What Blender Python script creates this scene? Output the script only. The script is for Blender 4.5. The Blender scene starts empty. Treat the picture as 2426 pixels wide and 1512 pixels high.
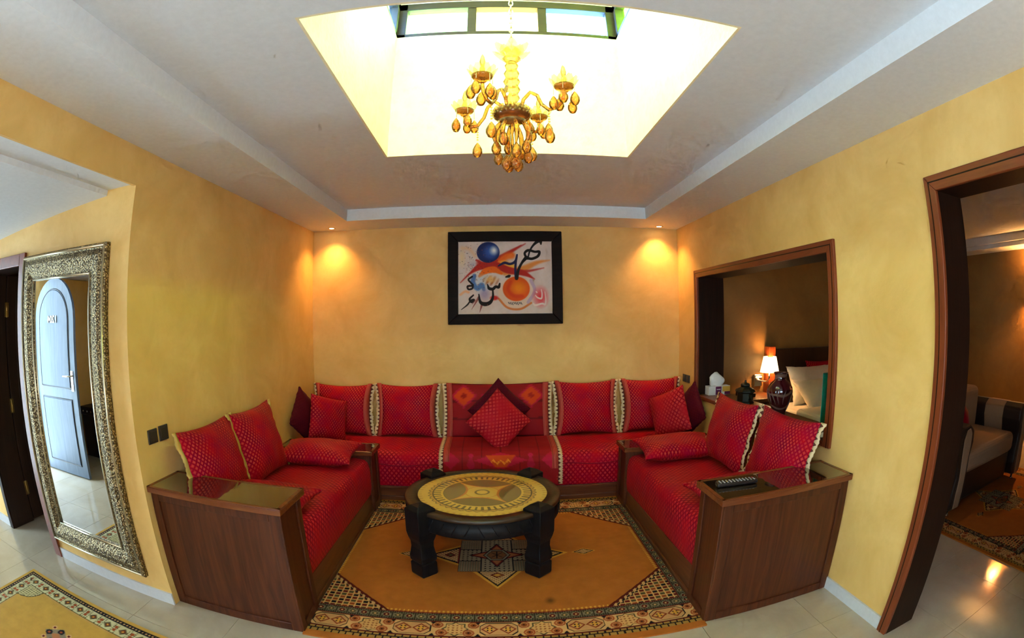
import bpy, math, random
import numpy as np
from mathutils import Matrix, Vector, Euler, noise

random.seed(7)
R = math.radians
scene = bpy.context.scene
col = scene.collection

# ------------------------------------------------------------------ camera (fisheye lens of the photograph)
CAMZ = 1.5675
cam_d = bpy.data.cameras.new('camera')
cam = bpy.data.objects.new('camera', cam_d)
col.objects.link(cam)
scene.camera = cam


def look(yaw, pitch, roll):
    f = Vector((math.sin(yaw) * math.cos(pitch), math.cos(yaw) * math.cos(pitch), math.sin(pitch)))
    r0 = Vector((math.cos(yaw), -math.sin(yaw), 0))
    u0 = r0.cross(f)
    r = math.cos(roll) * r0 + math.sin(roll) * u0
    u = -math.sin(roll) * r0 + math.cos(roll) * u0
    return Matrix(((r.x, u.x, -f.x), (r.y, u.y, -f.y), (r.z, u.z, -f.z)))


cam.matrix_world = Matrix.Translation((0, 0, CAMZ)) @ look(0.0389, -0.0023, -0.0099).to_4x4()
cam_d.type = 'PANO'
cam_d.sensor_fit = 'HORIZONTAL'
cam_d.sensor_width = 36.0
cam_d.clip_start = 0.02
cy = cam_d if hasattr(cam_d, 'panorama_type') else cam_d.cycles
cy.panorama_type = 'FISHEYE_LENS_POLYNOMIAL'
cy.fisheye_fov = math.pi * 1.2
cy.fisheye_polynomial_k0 = 0.0
cy.fisheye_polynomial_k1 = -0.05697192607524475
cy.fisheye_polynomial_k2 = -0.00015796364052067988
cy.fisheye_polynomial_k3 = 6.933278495966288e-06
cy.fisheye_polynomial_k4 = -6.435282384601761e-07

# ------------------------------------------------------------------ sky, daylight and exposure
world = bpy.data.worlds.new('sky')
scene.world = world
world.use_nodes = True
wn = world.node_tree.nodes
wn['Background'].inputs[0].default_value = (.64, .86, 1.0, 1)
wn['Background'].inputs[1].default_value = 8.0
vs = scene.view_settings
vs.view_transform = 'Standard'
vs.look = 'None'
vs.exposure = 0.9
vs.gamma = 1.0
vs.use_curve_mapping = False
scene.cycles.use_denoising = True
scene.cycles.max_bounces = 7
scene.cycles.diffuse_bounces = 4
scene.cycles.glossy_bounces = 3
scene.cycles.use_adaptive_sampling = True
scene.cycles.adaptive_threshold = 0.14
scene.cycles.adaptive_min_samples = 12
scene.cycles.transparent_max_bounces = 16
scene.cycles.sample_clamp_indirect = 20.0
scene.cycles.caustics_reflective = False
scene.cycles.caustics_refractive = False

# plan of the place (metres, camera over the origin)
XL, XR, YB = -1.807, 1.869, 4.70
ZC, ZT = 2.452, 2.558
YN = -1.6                                    # wall behind the camera
SX0, SX1, SY0, SY1 = -0.641, 0.837, 1.285, 2.846      # skylight opening
ZW0, ZW1, ZR = 3.452, 3.756, 4.05            # clerestory windows and roof
YJ = 1.88                                    # corridor wall with the mirror
XE = -4.92                                   # entrance wall


def area(name, loc, rot, sx, sy, power, color):
    d = bpy.data.lights.new(name, 'AREA')
    d.shape = 'RECTANGLE'
    d.size, d.size_y = sx, sy
    d.energy = power
    d.color = color
    o = bpy.data.objects.new(name, d)
    o.location = loc
    o.rotation_euler = rot
    col.objects.link(o)
    return o


zm = (ZW0 + ZW1) / 2
SKYC = (.72, .87, 1.0)
PW = 60                                      # daylight falling on each side of the skylight lantern
area('window_daylight', ((SX0 + SX1) / 2, SY1 + .15, zm), (R(-90), 0, 0), 1.5, .34, PW, SKYC)
area('window_daylight', ((SX0 + SX1) / 2, SY0 - .15, zm), (R(90), 0, 0), 1.5, .34, PW, SKYC)
area('window_daylight', (SX0 - .15, (SY0 + SY1) / 2, zm), (R(90), 0, R(-90)), 1.6, .34, PW, SKYC)
area('window_daylight', (SX1 + .15, (SY0 + SY1) / 2, zm), (R(90), 0, R(90)), 1.6, .34, PW, SKYC)
area('doorway_daylight', (XE - .06, .87, 1.05), (R(90), 0, R(-90)), .80, 1.95, 5.5, (.30, .62, 1.0))
area('rear_fill_daylight', (.1, YN - .08, 1.55), (R(90), 0, 0), 2.0, 1.1, 14, (.86, .93, 1.0))  # added fill light from behind the camera, brightens the sofa fronts


# ------------------------------------------------------------------ helpers
def s2l(c):
    return tuple((v / 12.92 if v <= .04045 else ((v + .055) / 1.055) ** 2.4) for v in c)


def rgb(r, g, b):
    return s2l((r / 255, g / 255, b / 255)) + (1,)


def tag(o, label=None, cat=None, group=None, kind=None):
    if label:
        o['label'] = label
    if cat:
        o['category'] = cat
    if group:
        o['group'] = group
    if kind:
        o['kind'] = kind
    return o


def empty(name, loc=(0, 0, 0), rz=0):
    o = bpy.data.objects.new(name, None)
    o.location = loc
    o.rotation_euler = (0, 0, rz)
    o.empty_display_size = .1
    col.objects.link(o)
    return o


def adopt(o, parent):
    """parent a part whose mesh is given in world coordinates"""
    o.parent = parent
    m = Matrix.Translation(parent.location) @ parent.rotation_euler.to_matrix().to_4x4()
    o.matrix_parent_inverse = m.inverted()


def link(name, me, parent=None, world=True):
    o = bpy.data.objects.new(name, me)
    col.objects.link(o)
    if parent is not None:
        if world:
            adopt(o, parent)
        else:
            o.parent = parent
    return o


def bevel(o, w, seg=2):
    m = o.modifiers.new('bevel', 'BEVEL')
    m.width = w
    m.segments = seg
    m.limit_method = 'ANGLE'
    m.angle_limit = R(40)
    m.harden_normals = False
    return o


class MB:
    """collects shapes, builds them as one mesh"""

    def __init__(s):
        s.v, s.f, s.uv, s.sm = [], [], [], []

    def add(s, vs, fs, uvs=None, smooth=False):
        b = len(s.v)
        s.v += [tuple(v) for v in vs]
        for i, f in enumerate(fs):
            s.f.append(tuple(b + j for j in f))
            s.uv.append([uvs[j] for j in f] if uvs else None)
            s.sm.append(smooth)
        return s

    def box(s, x0, x1, y0, y1, z0, z1):
        x0, x1 = min(x0, x1), max(x0, x1)
        y0, y1 = min(y0, y1), max(y0, y1)
        z0, z1 = min(z0, z1), max(z0, z1)
        v = [(x, y, z) for z in (z0, z1) for y in (y0, y1) for x in (x0, x1)]
        return s.add(v, [(0, 2, 3, 1), (4, 5, 7, 6), (0, 1, 5, 4), (2, 6, 7, 3), (0, 4, 6, 2), (1, 3, 7, 5)])

    def lathe(s, prof, c=(0, 0, 0), n=24, smooth=True, rot=0, cap=True):
        vs, fs = [], []
        m = len(prof)
        for r, z in prof:
            for i in range(n):
                a = rot + 2 * math.pi * i / n
                vs.append((c[0] + r * math.cos(a), c[1] + r * math.sin(a), c[2] + z))
        for k in range(m - 1):
            for i in range(n):
                j = (i + 1) % n
                fs.append((k * n + i, k * n + j, (k + 1) * n + j, (k + 1) * n + i))
        if cap:
            if prof[0][0] > 1e-5:
                fs.append(tuple(range(n - 1, -1, -1)))
            if prof[-1][0] > 1e-5:
                fs.append(tuple((m - 1) * n + i for i in range(n)))
        return s.add(vs, fs, smooth=smooth)

    def tube(s, pts, rad, n=8, smooth=True, cap=True):
        pts = [Vector(p) for p in pts]
        if not hasattr(rad, '__len__'):
            rad = [rad] * len(pts)
        vs, fs = [], []
        t0 = (pts[1] - pts[0]).normalized()
        up = Vector((0, 0, 1)) if abs(t0.z) < .9 else Vector((1, 0, 0))
        nrm = t0.cross(up).normalized()
        for i, p in enumerate(pts):
            t = (pts[min(i + 1, len(pts) - 1)] - pts[max(i - 1, 0)]).normalized()
            nrm = (nrm - t * nrm.dot(t)).normalized()
            bn = t.cross(nrm)
            for k in range(n):
                a = 2 * math.pi * k / n
                vs.append(p + (nrm * math.cos(a) + bn * math.sin(a)) * rad[i])
        for i in range(len(pts) - 1):
            for k in range(n):
                j = (k + 1) % n
                fs.append((i * n + k, i * n + j, (i + 1) * n + j, (i + 1) * n + k))
        if cap:
            fs.append(tuple(range(n - 1, -1, -1)))
            fs.append(tuple((len(pts) - 1) * n + k for k in range(n)))
        return s.add(vs, fs, smooth=smooth)

    def prism(s, poly, axis, a, b):
        """polygon (two coordinates) extruded along axis from a to b"""
        n = len(poly)
        vs = []
        for t in (a, b):
            for p, q in poly:
                vs.append({'x': (t, p, q), 'y': (p, t, q), 'z': (p, q, t)}[axis])
        fs = [tuple(range(n)), tuple(range(2 * n - 1, n - 1, -1))]
        for i in range(n):
            j = (i + 1) % n
            fs.append((i, j, n + j, n + i))
        return s.add(vs, fs)

    def build(s, name, mat, parent=None, world=True, bev=0, seg=2):
        me = bpy.data.meshes.new(name)
        me.from_pydata(s.v, [], s.f)
        if any(u is not None for u in s.uv):
            l = me.uv_layers.new(name='UVMap')
            k = 0
            for u, f in zip(s.uv, s.f):
                for i in range(len(f)):
                    l.data[k].uv = u[i] if u else (0, 0)
                    k += 1
        me.polygons.foreach_set('use_smooth', s.sm)
        me.materials.append(mat)
        fix_normals(me)
        o = link(name, me, parent, world)
        if bev:
            bevel(o, bev, seg)
        return o


def fix_normals(me):
    import bmesh
    bm = bmesh.new()
    bm.from_mesh(me)
    bmesh.ops.recalc_face_normals(bm, faces=bm.faces)
    bm.to_mesh(me)
    bm.free()
    me.update()


def box(name, mat, x0, x1, y0, y1, z0, z1, parent=None, bev=0):
    return MB().box(x0, x1, y0, y1, z0, z1).build(name, mat, parent, bev=bev)


def grid_mesh(name, P, colors=None, uv=None, mat=None, wrap=False):
    """P: (n, m, 3) array of points -> quad grid; colors (n, m, 3) linear"""
    n, m, _ = P.shape
    idx = np.arange(n * m).reshape(n, m)
    if wrap:
        nx = np.concatenate([idx[:, 1:], idx[:, :1]], 1)
        q = np.stack([idx[:-1], nx[:-1], nx[1:], idx[1:]], -1).reshape(-1, 4)
    else:
        q = np.stack([idx[:-1, :-1], idx[:-1, 1:], idx[1:, 1:], idx[1:, :-1]], -1).reshape(-1, 4)
    me = bpy.data.meshes.new(name)
    me.vertices.add(n * m)
    me.vertices.foreach_set('co', P.reshape(-1).astype(np.float32))
    me.loops.add(q.size)
    me.loops.foreach_set('vertex_index', q.reshape(-1).astype(np.int32))
    me.polygons.add(len(q))
    me.polygons.foreach_set('loop_start', np.arange(0, q.size, 4, dtype=np.int32))
    me.polygons.foreach_set('loop_total', np.full(len(q), 4, np.int32))
    me.update(calc_edges=True)
    if colors is not None:
        a = me.color_attributes.new('Col', 'FLOAT_COLOR', 'POINT')
        c = np.concatenate([colors.reshape(-1, 3), np.ones((n * m, 1))], 1)
        a.data.foreach_set('color', c.reshape(-1).astype(np.float32))
    if uv is not None:
        l = me.uv_layers.new(name='UVMap')
        l.data.foreach_set('uv', uv.reshape(-1, 2)[q.reshape(-1)].reshape(-1).astype(np.float32))
    me.polygons.foreach_set('use_smooth', np.ones(len(q), bool))
    if mat:
        me.materials.append(mat)
    return me


# ------------------------------------------------------------------ materials
class NT:
    def __init__(s, name):
        s.m = bpy.data.materials.new(name)
        s.m.use_nodes = True
        s.t = s.m.node_tree
        s.b = s.t.nodes['Principled BSDF']
        s.out = s.t.nodes['Material Output']

    def n(s, typ, **kw):
        o = s.t.nodes.new(typ)
        for k, v in kw.items():
            if k.startswith('i_'):
                o.inputs[k[2:].replace('_', ' ')].default_value = v
            else:
                setattr(o, k, v)
        return o

    def l(s, a, b):
        s.t.links.new(a, b)

    def math(s, op, a, b=None, c=None):
        o = s.n('ShaderNodeMath', operation=op)
        for i, v in enumerate((a, b, c)):
            if v is None:
                continue
            if isinstance(v, (int, float)):
                o.inputs[i].default_value = v
            else:
                s.l(v, o.inputs[i])
        return o.outputs[0]

    def mix(s, fac, a, b):
        o = s.n('ShaderNodeMix', data_type='RGBA')
        for sock, v in ((o.inputs[0], fac), (o.inputs[6], a), (o.inputs[7], b)):
            if isinstance(v, (int, float)):
                sock.default_value = v
            elif isinstance(v, tuple):
                sock.default_value = v
            else:
                s.l(v, sock)
        return o.outputs[2]

    def ramp(s, fac, stops):
        o = s.n('ShaderNodeValToRGB')
        e = o.color_ramp.elements
        e[0].position, e[0].color = stops[0]
        e[1].position, e[1].color = stops[1]
        for p, c in stops[2:]:
            x = e.new(p)
            x.color = c
        s.l(fac, o.inputs[0])
        return o.outputs[0]

    def noise(s, scale, detail=4, rough=.6, vec=None, dist=0):
        o = s.n('ShaderNodeTexNoise')
        o.inputs['Scale'].default_value = scale
        o.inputs['Detail'].default_value = detail
        o.inputs['Roughness'].default_value = rough
        o.inputs['Distortion'].default_value = dist
        if vec is not None:
            s.l(vec, o.inputs['Vector'])
        return o.outputs['Fac']

    def pos(s, scale=(1, 1, 1), rot=(0, 0, 0), src='Position'):
        if src == 'Position':
            g = s.n('ShaderNodeNewGeometry').outputs['Position']
        else:
            g = s.n('ShaderNodeTexCoord').outputs[src]
        m = s.n('ShaderNodeMapping')
        m.inputs['Scale'].default_value = scale
        m.inputs['Rotation'].default_value = rot
        s.l(g, m.inputs['Vector'])
        return m.outputs[0]

    def bump(s, h, strength, dist=.002):
        o = s.n('ShaderNodeBump')
        o.inputs['Strength'].default_value = strength
        o.inputs['Distance'].default_value = dist
        s.l(h, o.inputs['Height'])
        s.l(o.outputs[0], s.b.inputs['Normal'])

    def set(s, **kw):
        names = dict(color='Base Color', rough='Roughness', metal='Metallic', spec='Specular IOR Level', trans='Transmission Weight',
                     ior='IOR', sheen='Sheen Weight', sheenr='Sheen Roughness', sheent='Sheen Tint', coat='Coat Weight', coatr='Coat Roughness',
                     emis='Emission Color', emiss='Emission Strength', alpha='Alpha', spect='Specular Tint')
        for k, v in kw.items():
            sock = s.b.inputs[names[k]]
            if isinstance(v, (int, float, tuple)):
                sock.default_value = v
            else:
                s.l(v, sock)
        return s


def plaster(name, a, b, c, bump=.25, rough=.6):
    t = NT(name)
    v = t.pos()
    f1 = t.noise(2.2, 4, .65, v, .5)
    f2 = t.noise(18, 3, .7, v)
    base = t.ramp(f1, [(.3, a), (.7, b)])
    t.set(color=t.mix(t.math('MULTIPLY', t.ramp(f2, [(.48, (0, 0, 0, 1)), (.75, (1, 1, 1, 1))]), .5), base, c), rough=rough)
    t.bump(f2, bump, .005)
    return t.m


def plain(name, color, rough=.5, metal=0, **kw):
    t = NT(name)
    v = t.pos()
    f = t.noise(35, 4, .6, v)
    dk = tuple(x * .82 for x in color[:3]) + (1,)
    t.set(color=t.mix(f, dk, color), rough=rough, metal=metal, **kw)
    return t.m


def wood(name, dark, mid, light, axis=2, rough=.35, scale=1.0, coat=0.0, bump=.12, spec=.4):
    t = NT(name)
    sc = [14 * scale, 14 * scale, 14 * scale]
    sc[axis] = 1.1 * scale
    v = t.pos(tuple(sc))
    f = t.noise(1.4, 6, .62, v, 1.6)
    g = t.noise(6, 5, .7, v, .4)
    c = t.ramp(f, [(.25, dark), (.5, mid), (.78, light)])
    c = t.mix(t.math('MULTIPLY', g, .45), c, dark)
    t.set(color=c, rough=rough, coat=coat, coatr=.15, spec=spec)
    t.bump(g, bump, .002)
    return t.m


OCHRE = plaster('ochre_stucco', (.67, .40, .105, 1), (.82, .54, .185, 1), (.73, .44, .12, 1))
OCHRE_DIM = plaster('dimmed_ochre_stucco', (.22, .115, .030, 1), (.30, .165, .045, 1), (.23, .125, .035, 1))  # ochre stucco darkened: dimness of the rooms beyond put into the colour
SHAFT = plaster('cream_stucco', (.88, .77, .50, 1), (.93, .84, .60, 1), (.84, .68, .38, 1), bump=.8)
WHITE = plain('white_paint', (.77, .80, .83, 1), .7)
SKIRT = plain('grey_skirting_tile', (.62, .63, .64, 1), .25)
WOOD = wood('red_brown_wood', (.036, .008, .003, 1), (.085, .021, .007, 1), (.145, .040, .012, 1), 2, .38, spec=.3)
WOODX = wood('red_brown_wood_x', (.060, .014, .006, 1), (.135, .036, .013, 1), (.20, .062, .021, 1), 0, .30)
WOODY = wood('red_brown_wood_y', (.060, .016, .006, 1), (.130, .038, .013, 1), (.20, .068, .022, 1), 1, .33)
TRIMW = wood('mahogany_trim', (.12, .024, .007, 1), (.20, .042, .012, 1), (.27, .062, .016, 1), 2, .32)
TRIMWY = wood('mahogany_trim_y', (.12, .024, .007, 1), (.20, .042, .012, 1), (.27, .062, .016, 1), 1, .32)
JAMB = wood('dark_jamb_wood', (.010, .004, .002, 1), (.020, .007, .003, 1), (.032, .011, .005, 1), 2, .45, spec=.2)
SILLW = wood('sill_wood', (.09, .03, .012, 1), (.16, .06, .02, 1), (.22, .09, .03, 1), 1, .3)
DOORW = wood('dark_door_wood', (.012, .006, .004, 1), (.028, .013, .008, 1), (.045, .021, .012, 1), 2, .35)
BLACKW = wood('black_carved_wood', (.004, .004, .005, 1), (.010, .009, .010, 1), (.016, .013, .012, 1), 2, .42, bump=.3, spec=.14)
RIMW = wood('table_rim_wood', (.020, .011, .006, 1), (.045, .026, .014, 1), (.075, .045, .024, 1), 0, .3)
FRAMEW = wood('picture_frame_wood', (.004, .002, .002, 1), (.008, .004, .003, 1), (.018, .008, .005, 1), 0, .6, spec=.12)
OLIVEW = wood('lantern_window_wood', (.020, .013, .004, 1), (.034, .022, .007, 1), (.05, .033, .010, 1), 0, .6)
CHROME = plain('chrome', (.8, .8, .8, 1), .15, 1)
BRASS = plain('brass', (.75, .5, .18, 1), .28, 1)
BLACKP = plain('black_plastic', (.012, .012, .014, 1), .35)
SWITCH = plain('dark_brown_switch', (.035, .028, .022, 1), .35)
LEATHER = plain('dark_brown_leather', (.016, .008, .006, 1), .4)
BEIGE = plain('beige_upholstery', (.36, .21, .12, 1), .85)
LINEN = plain('white_linen', (.78, .74, .68, 1), .9)
CARD = plain('white_card', (.8, .8, .78, 1), .6)
PAPER = plain('white_tissue', (.85, .85, .85, 1), .9)
PURPLE = plain('purple_print', (.14, .012, .10, 1), .5)
YELLOWP = plain('yellow_print', (.75, .45, .07, 1), .5)
TEAL = plain('teal_print', (.02, .36, .26, 1), .4)
TIN = plain('dark_bronze_tin', (.025, .026, .018, 1), .4, .6)
MAROON = None


def glass_floor(name):
    t = NT(name)
    v = t.pos()
    f = t.noise(3.0, 5, .6, v, .8)
    g = t.noise(40, 3, .6, v)
    c = t.ramp(f, [(.3, (.42, .345, .25, 1)), (.7, (.51, .43, .32, 1))])
    t.set(color=t.mix(t.math('MULTIPLY', g, .25), c, (.35, .28, .20, 1)), rough=.09, spec=.6)
    return t.m


TILE = glass_floor('polished_floor_tile')
GROUT = plain('grout', (.34, .31, .27, 1), .8)


def brocade(name, base, dark, line, gold, pitch=.030, sheent=(1, .22, .08, 1), goldw=.5):
    """woven satin: a lattice of small diamonds with a gold figure in each"""
    t = NT(name)
    uv = t.n('ShaderNodeTexCoord').outputs['UV']
    m = t.n('ShaderNodeMapping')
    m.inputs['Scale'].default_value = (1 / pitch, .82 / pitch, 1)
    t.l(uv, m.inputs['Vector'])
    sep = t.n('ShaderNodeSeparateXYZ')
    t.l(m.outputs[0], sep.inputs[0])
    u, v = sep.outputs[0], sep.outputs[1]
    p = t.math('FRACT', t.math('ADD', u, v))
    q = t.math('FRACT', t.math('SUBTRACT', u, v))
    dp = t.math('ABSOLUTE', t.math('SUBTRACT', p, .5))
    dq = t.math('ABSOLUTE', t.math('SUBTRACT', q, .5))
    edge = t.math('MAXIMUM', dp, dq)                       # 0 centre .. .5 lattice line
    lat = t.math('GREATER_THAN', edge, .40)
    dot = t.math('LESS_THAN', edge, .20)
    ring = t.math('MULTIPLY', t.math('LESS_THAN', edge, .31), t.math('GREATER_THAN', edge, .25))
    wv = t.noise(9, 3, .6, uv)
    c = t.mix(t.ramp(wv, [(.35, (0, 0, 0, 1)), (.7, (1, 1, 1, 1))]), base, dark)
    vis = t.ramp(t.noise(5.5, 2, .5, uv), [(.36, (.15, .15, .15, 1)), (.62, (1, 1, 1, 1))])
    c = t.mix(t.math('MULTIPLY', t.math('MULTIPLY', lat, .8), vis), c, line)
    c = t.mix(t.math('MULTIPLY', t.math('MAXIMUM', dot, t.math('MULTIPLY', ring, .5)), t.math('MULTIPLY', vis, goldw)), c, gold)
    t.set(color=c, rough=.5, sheen=.07, sheenr=.4, sheent=sheent, spec=.16, spect=(1, .25, .25, 1))
    fold = t.noise(14, 4, .6, t.pos((1, 1, .6)))
    t.bump(t.math('ADD', t.math('MULTIPLY', edge, .5), t.math('MULTIPLY', fold, 2.0)), .25, .006)
    return t.m


RED = brocade('red_brocade', (.40, .002, .012, 1), (.28, .001, .026, 1), (.13, .001, .014, 1), (.74, .15, .07, 1), goldw=.42)
REDSEAT = brocade('red_brocade_seat', (.42, .0015, .011, 1), (.31, .001, .024, 1), (.14, .001, .014, 1), (.70, .08, .06, 1), pitch=.040, goldw=.5)
CHECK = brocade('red_check_brocade', (.46, .012, .02, 1), (.40, .008, .022, 1), (.12, .002, .012, 1), (.70, .16, .10, 1), pitch=.040, goldw=.35)
MAROON = brocade('maroon_satin', (.075, .004, .012, 1), (.055, .003, .012, 1), (.05, .003, .01, 1), (.14, .012, .02, 1), goldw=.25, sheent=(.6, .05, .08, 1))


def trim_mat(name, cream, dark, per=.036):
    """lace: cream with a row of dark triangles along one side (u across, v along in metres)"""
    t = NT(name)
    uv = t.n('ShaderNodeTexCoord').outputs['UV']
    sep = t.n('ShaderNodeSeparateXYZ')
    t.l(uv, sep.inputs[0])
    w = t.math('FRACT', t.math('DIVIDE', sep.outputs[1], per))
    tri = t.math('SUBTRACT', 1.0, t.math('MULTIPLY', t.math('ABSOLUTE', t.math('SUBTRACT', w, .5)), 2.4))
    isd = t.math('LESS_THAN', sep.outputs[0], t.math('MULTIPLY', tri, .62))
    t.set(color=t.mix(isd, cream, dark), rough=.8)
    return t.m


def braid_mat(name, a, b, c, per=.007):
    t = NT(name)
    uv = t.n('ShaderNodeTexCoord').outputs['UV']
    sep = t.n('ShaderNodeSeparateXYZ')
    t.l(uv, sep.inputs[0])
    s1 = t.math('FRACT', t.math('MULTIPLY', sep.outputs[0], 4.0))
    s2 = t.math('FRACT', t.math('DIVIDE', sep.outputs[1], per))
    f = t.math('GREATER_THAN', s1, .55)
    g = t.math('MULTIPLY', f, t.math('GREATER_THAN', s2, .45))
    t.set(color=t.mix(g, t.mix(f, a, b), c), rough=.7)
    return t.m


LACE = trim_mat('cream_lace', (.64, .49, .30, 1), (.10, .02, .015, 1))
BRAID = braid_mat('red_orange_braid', (.30, .010, .018, 1), (.42, .035, .025, 1), (.55, .13, .05, 1))
GOLDF = plain('gold_fringe', (.62, .40, .10, 1), .55)


def vcol_mat(name, rough=.85, spec=.3, coat=0, bumps=0, bscale=200, vary=.25):
    t = NT(name)
    a = t.n('ShaderNodeAttribute', attribute_name='Col')
    v = t.pos()
    f = t.noise(11, 5, .65, v)
    hs = t.n('ShaderNodeMix', data_type='RGBA', blend_type='MULTIPLY')
    hs.inputs[0].default_value = vary
    t.l(a.outputs['Color'], hs.inputs[6])
    t.l(t.ramp(f, [(.3, (.45, .45, .45, 1)), (.7, (1, 1, 1, 1))]), hs.inputs[7])
    t.set(color=hs.outputs[2], rough=rough, spec=spec, coat=coat, coatr=.05)
    if bumps:
        t.bump(t.noise(bscale, 2, .6, v), bumps, .003)
    return t.m


PILE = vcol_mat('wool_pile', .95, .15, bumps=.5, bscale=260, vary=.35)
CANVAS = vcol_mat('painted_canvas', .7, .3, bumps=.15, vary=.1)
INLAY = vcol_mat('glazed_inlay', .3, .5, coat=1.0, vary=.15)
THROWM = vcol_mat('woven_throw_cloth', .75, .25, bumps=.2, bscale=300, vary=.2)


def tinted(name, c):
    """coloured window glass: light passes and takes the colour"""
    t = NT(name)
    tr = t.n('ShaderNodeBsdfTransparent')
    f = t.noise(20, 3, .6, t.pos())
    t.l(t.mix(f, tuple(x * .93 for x in c[:3]) + (1,), c), tr.inputs[0])
    gl = t.n('ShaderNodeBsdfGlossy')
    gl.inputs['Roughness'].default_value = .05
    mx = t.n('ShaderNodeMixShader')
    mx.inputs[0].default_value = .05
    t.l(tr.outputs[0], mx.inputs[1])
    t.l(gl.outputs[0], mx.inputs[2])
    t.l(mx.outputs[0], t.out.inputs[0])
    return t.m


G_GREEN = tinted('green_glass', (.66, .92, .50, 1))
G_GREEN2 = tinted('deep_green_glass', (.60, .92, .30, 1))
G_YELLOW = tinted('yellow_glass', (.98, .82, .42, 1))
G_BLUE = tinted('blue_glass', (.50, .70, 1.0, 1))

CLEARG = tinted('clear_glass', (.95, .97, .97, 1))


def amber(name, c, body, body_w=.4):
    t = NT(name)
    tr = t.n('ShaderNodeBsdfTransparent')
    tr.inputs[0].default_value = c
    tl = t.n('ShaderNodeBsdfTranslucent')
    df = t.n('ShaderNodeBsdfDiffuse')
    f = t.noise(60, 3, .6, t.pos())
    k = t.mix(f, body, tuple(x * .55 for x in body[:3]) + (1,))
    t.l(k, tl.inputs[0])
    t.l(k, df.inputs[0])
    gl = t.n('ShaderNodeBsdfGlossy')
    gl.inputs['Roughness'].default_value = .08
    gl.inputs[0].default_value = (1, .85, .6, 1)
    a = t.n('ShaderNodeAddShader')
    t.l(tl.outputs[0], a.inputs[0])
    t.l(df.outputs[0], a.inputs[1])
    m1 = t.n('ShaderNodeMixShader')
    m1.inputs[0].default_value = body_w
    t.l(tr.outputs[0], m1.inputs[1])
    t.l(a.outputs[0], m1.inputs[2])
    fr = t.n('ShaderNodeFresnel')
    fr.inputs[0].default_value = 1.5
    m2 = t.n('ShaderNodeMixShader')
    t.l(fr.outputs[0], m2.inputs[0])
    t.l(m1.outputs[0], m2.inputs[1])
    t.l(gl.outputs[0], m2.inputs[2])
    t.l(m2.outputs[0], t.out.inputs[0])
    return t.m


AMBER = amber('amber_crystal', (1.0, .66, .26, 1), (.66, .30, .07, 1), .30)
AMBER_L = amber('pale_amber_glass', (1.0, .90, .55, 1), (.88, .60, .20, 1), .30)
AMBER_D = amber('dark_amber_beads', (.62, .28, .08, 1), (.34, .12, .03, 1))


def emit(name, c, s):
    t = NT(name)
    t.set(color=(0, 0, 0, 1), emis=c, emiss=s)
    return t.m


BULB = emit('lamp_glow', (1, .72, .42, 1), 25)


def shade_mat(name):
    t = NT(name)
    t.set(color=(.9, .75, .5, 1), rough=.9, emis=(1, .70, .36, 1), emiss=2.6)
    return t.m


SHADE = shade_mat('lit_lamp_shade')
MIRROR = NT('mirror_glass').set(color=(.92, .94, .96, 1), rough=.01, metal=1.0).m


def embossed():
    t = NT('embossed_metal')
    v = t.pos()
    w = t.n('ShaderNodeTexVoronoi')
    w.inputs['Scale'].default_value = 95
    t.l(v, w.inputs['Vector'])
    f = w.outputs['Distance']
    c = t.ramp(f, [(.15, (.62, .48, .24, 1)), (.55, (.11, .08, .04, 1))])
    t.set(color=c, rough=.34, metal=.9)
    t.bump(f, .8, .006)
    return t.m


EMBOSS = embossed()
BEADM = plain('pale_metal_bead', (.72, .64, .44, 1), .3, .9)


def vase_mat():
    t = NT('dark_red_glaze')
    v = t.pos((1, 1, 1))
    w = t.n('ShaderNodeTexWave', bands_direction='Z')
    w.inputs['Scale'].default_value = 2.6
    w.inputs['Distortion'].default_value = 9
    w.inputs['Detail'].default_value = 2
    t.l(v, w.inputs['Vector'])
    t.set(color=t.ramp(w.outputs['Fac'], [(.86, (.035, .002, .004, 1)), (.97, (.16, .09, .07, 1))]), rough=.12, coat=.6)
    return t.m


VASE = vase_mat()

# ------------------------------------------------------------------ floor
FLX0, FLX1, FLY1 = XE - .1, 6.5, YB + .1
floor = MB().box(FLX0, FLX1, YN - .1, FLY1, -.12, -.004).build('floor', GROUT)
tag(floor, 'polished beige stone tile floor running through all rooms', kind='structure')
TS = .60
tile_me = MB().box(-TS / 2 + .0012, TS / 2 - .0012, -TS / 2 + .0012, TS / 2 - .0012, -.012, 0).build('tile', TILE, None)
tile_me_data = tile_me.data
bpy.data.objects.remove(tile_me)
ntile = 0
for ix in range(-9, 11):   # tiles one by one
    for iy in range(-2, 9):
        x, y = ix * TS + .12, iy * TS + .13
        if not (FLX0 + .2 < x < FLX1 - .2 and YN < y < YB - .2):
            continue
        if x < XL - .2 and y > 3.6:
            continue
        if y < -.5 and x > -2.2:
            continue
        o = link('tile', tile_me_data, floor, False)
        o.location = (x, y, 0)
        ntile += 1

# ------------------------------------------------------------------ walls


def structure(o, label):
    return tag(o, label, kind='structure')


T = .14
structure(box('wall_back', OCHRE, XL - T, XR + .001, YB, YB + T, 0, 2.75), 'ochre stucco back wall behind the long red sofa')
# left wall with its beam over the corridor opening
lw = MB().box(XL - .245, XL, YJ, YB, 0, 2.75).box(XL - .02, XL, YN, YJ, 2.252, 2.75)
structure(lw.build('wall_left', OCHRE), 'ochre stucco wall and beam on the left of the sitting area')
# corridor wall (mirror, dark door)
cw = MB().box(-3.02, XL - .245, YJ, YJ + .25, 0, 2.75).box(XE - .1, -3.76, YJ, YJ + .25, 0, 2.75).box(-3.76, -3.02, YJ, YJ + .25, 1.955, 2.75)
structure(cw.build('wall_corridor', OCHRE), 'ochre corridor wall that carries the tall mirror')
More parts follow.
